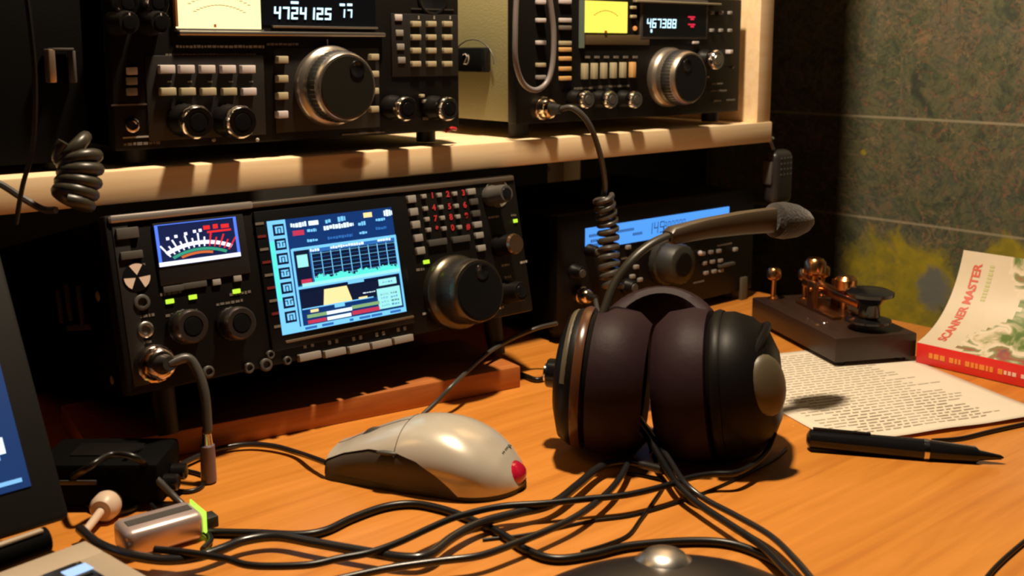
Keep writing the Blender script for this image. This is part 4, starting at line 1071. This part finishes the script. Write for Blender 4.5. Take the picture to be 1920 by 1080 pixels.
desk_cable('long_cable', 'black cable running lowest along the desk then up past the headset right side', [(290, 1030), (350, 1036), (420, 1047), (461, 1059), (510, 1062), (581, 1059), (637, 1047), (694, 1036), (750, 1016), (806, 990), (860, 968), (937, 950), (1020, 944), (1106, 935), (1175, 928), (1244, 912), (1290, 897), (1335, 889), (1381, 886), (1420, 866), (1440, 842, .004), (1452, 812, .012)], .0020, CAB, .009)
desk_cable('glossy_cable', 'glossy grey-black cable curving from the headset front down to the bottom edge', [(620, 1090), (680, 1076), (740, 1064), (825, 1052), (900, 1042), (969, 1018), (1037, 990), (1089, 963), (1141, 922), (1168, 887), (1185, 853), (1209, 825), (1244, 793), (1285, 776, .004), (1350, 776, .006)], .0021, CABH, .007)
desk_cable('headset_cable', 'twin headset lead falling from the left ear cup toward the bottom right', [(1112, 705, .034), (1145, 738, .026), (1182, 778, .018), (1215, 820, .010), (1240, 862, .005), (1268, 905, .003), (1310, 945), (1370, 985), (1430, 1025), (1470, 1065), (1500, 1095)], .0023, CAB, .0055)
desk_cable('headset_cable', 'lighter lead running alongside the black twin lead toward the bottom right', [(1120, 702, .034), (1155, 736, .026), (1192, 776, .018), (1225, 818, .011), (1254, 860, .006), (1284, 905, .004), (1322, 936), (1382, 968), (1445, 1005), (1492, 1050), (1530, 1095)], .0019, CABH, .0052)
desk_cable('thin_cable_or_shadow', 'thin brown-black cable looping under the headset splitter down to the trackball', [(1160, 886), (1215, 893), (1245, 905), (1222, 945), (1200, 975), (1178, 1003), (1140, 1020), (1090, 1035)], .0011, CAB)
desk_cable('thin_cable_or_shadow', 'shadow of a raised wire drawn as a thin tube, crossing behind the twin lead', [(905, 1012), (1000, 1000), (1100, 978), (1190, 965), (1290, 935), (1380, 898), (1450, 862), (1475, 840)], .0009, CAB)  # cast shadow of a raised wire, modelled as a thin black tube
desk_cable('mouse_cable', 'black cord leaving the nose of the silver mouse toward the left', [(612, 868, .006), (585, 858, .004), (555, 848), (515, 837), (470, 833), (425, 838), (385, 850), (345, 868), (320, 885)], .0019, CABH, .002)
desk_cable('loop_cable', 'black cable making a small loop beside the violet sleeve', [(290, 850), (320, 862), (345, 880), (372, 888), (384, 895), (378, 912), (355, 921), (325, 918), (300, 905)], .0014, CAB)
desk_cable('short_cable', 'greyish stub cable in front of the interface box near the adapter', [(282, 885, .02), (300, 905, .014), (325, 930, .006), (350, 955), (372, 985)], .0022, CABG)
desk_cable('black_wire', 'black wire running from the interface box to the adapter', [(250, 925), (300, 945), (340, 960), (375, 990), (395, 1010), (380, 1030)], .0017, CAB, .001)
desk_cable('grey_cable', 'grey cable rising from the desk behind the mouse to the headset left cup', [(792, 778, .002), (820, 752, .010), (845, 726, .019), (868, 704, .023), (915, 662, .026), (960, 635, .030), (1005, 616, .036), (1045, 606, .042)], .0018, CABG)
desk_cable('black_lead', 'short black lead behind the headset left cup near the board end', [(948, 690), (985, 705), (1010, 712), (1040, 700)], .0022, CAB)
desk_cable('edge_line', 'thin black line along the lower edge of the paper at right', [(1748, 826), (1800, 822), (1860, 808), (1960, 786)], .0015, CAB)  # dark line below the paper, laid as a thin black tube
desk_cable('corner_cable', 'black cable crossing the bottom right corner of the desk', [(1840, 1095), (1870, 1060), (1915, 1020), (1990, 960)], .0013, CAB)
desk_cable('pale_wire', 'pale thin wire between the headset cups in front of the coiled cord', [(1185, 585, .035), (1215, 594, .035), (1250, 607, .035), (1278, 622, .035)], .0016, mat('pale wire', (.40, .34, .28), .4))
sp = thing('cable_splitter', 'small black cable splitter with shiny tip below the headset', 'splitter', onZ(1240, 872, .006))
p0 = Vector((0, 0, 0)); p1 = onZ(1222, 828, .014)-sp.location
MB().cyl(p0, p1, .0042, BLKG, .0034, bev=.0008).build('housing', sp); MB().cyl(p1*.45, p1*.60, .0046, CHR, bev=.0004).build('metal_band', sp)

desk_cable('tangled_cable', 'black cable looped around the interface box beside the laptop', [(118, 905, .004), (160, 880, .03), (210, 852, .034), (262, 862, .03), (292, 900, .006), (270, 940), (215, 960), (165, 945), (150, 915)], .0021, CAB, .001)
desk_cable('tangled_cable', 'thin black cable strewn between the interface box and the violet sleeve', [(235, 850, .03), (280, 840, .022), (318, 852, .008), (335, 878), (310, 905), (278, 930), (300, 962), (345, 968)], .0015, CAB, .002)
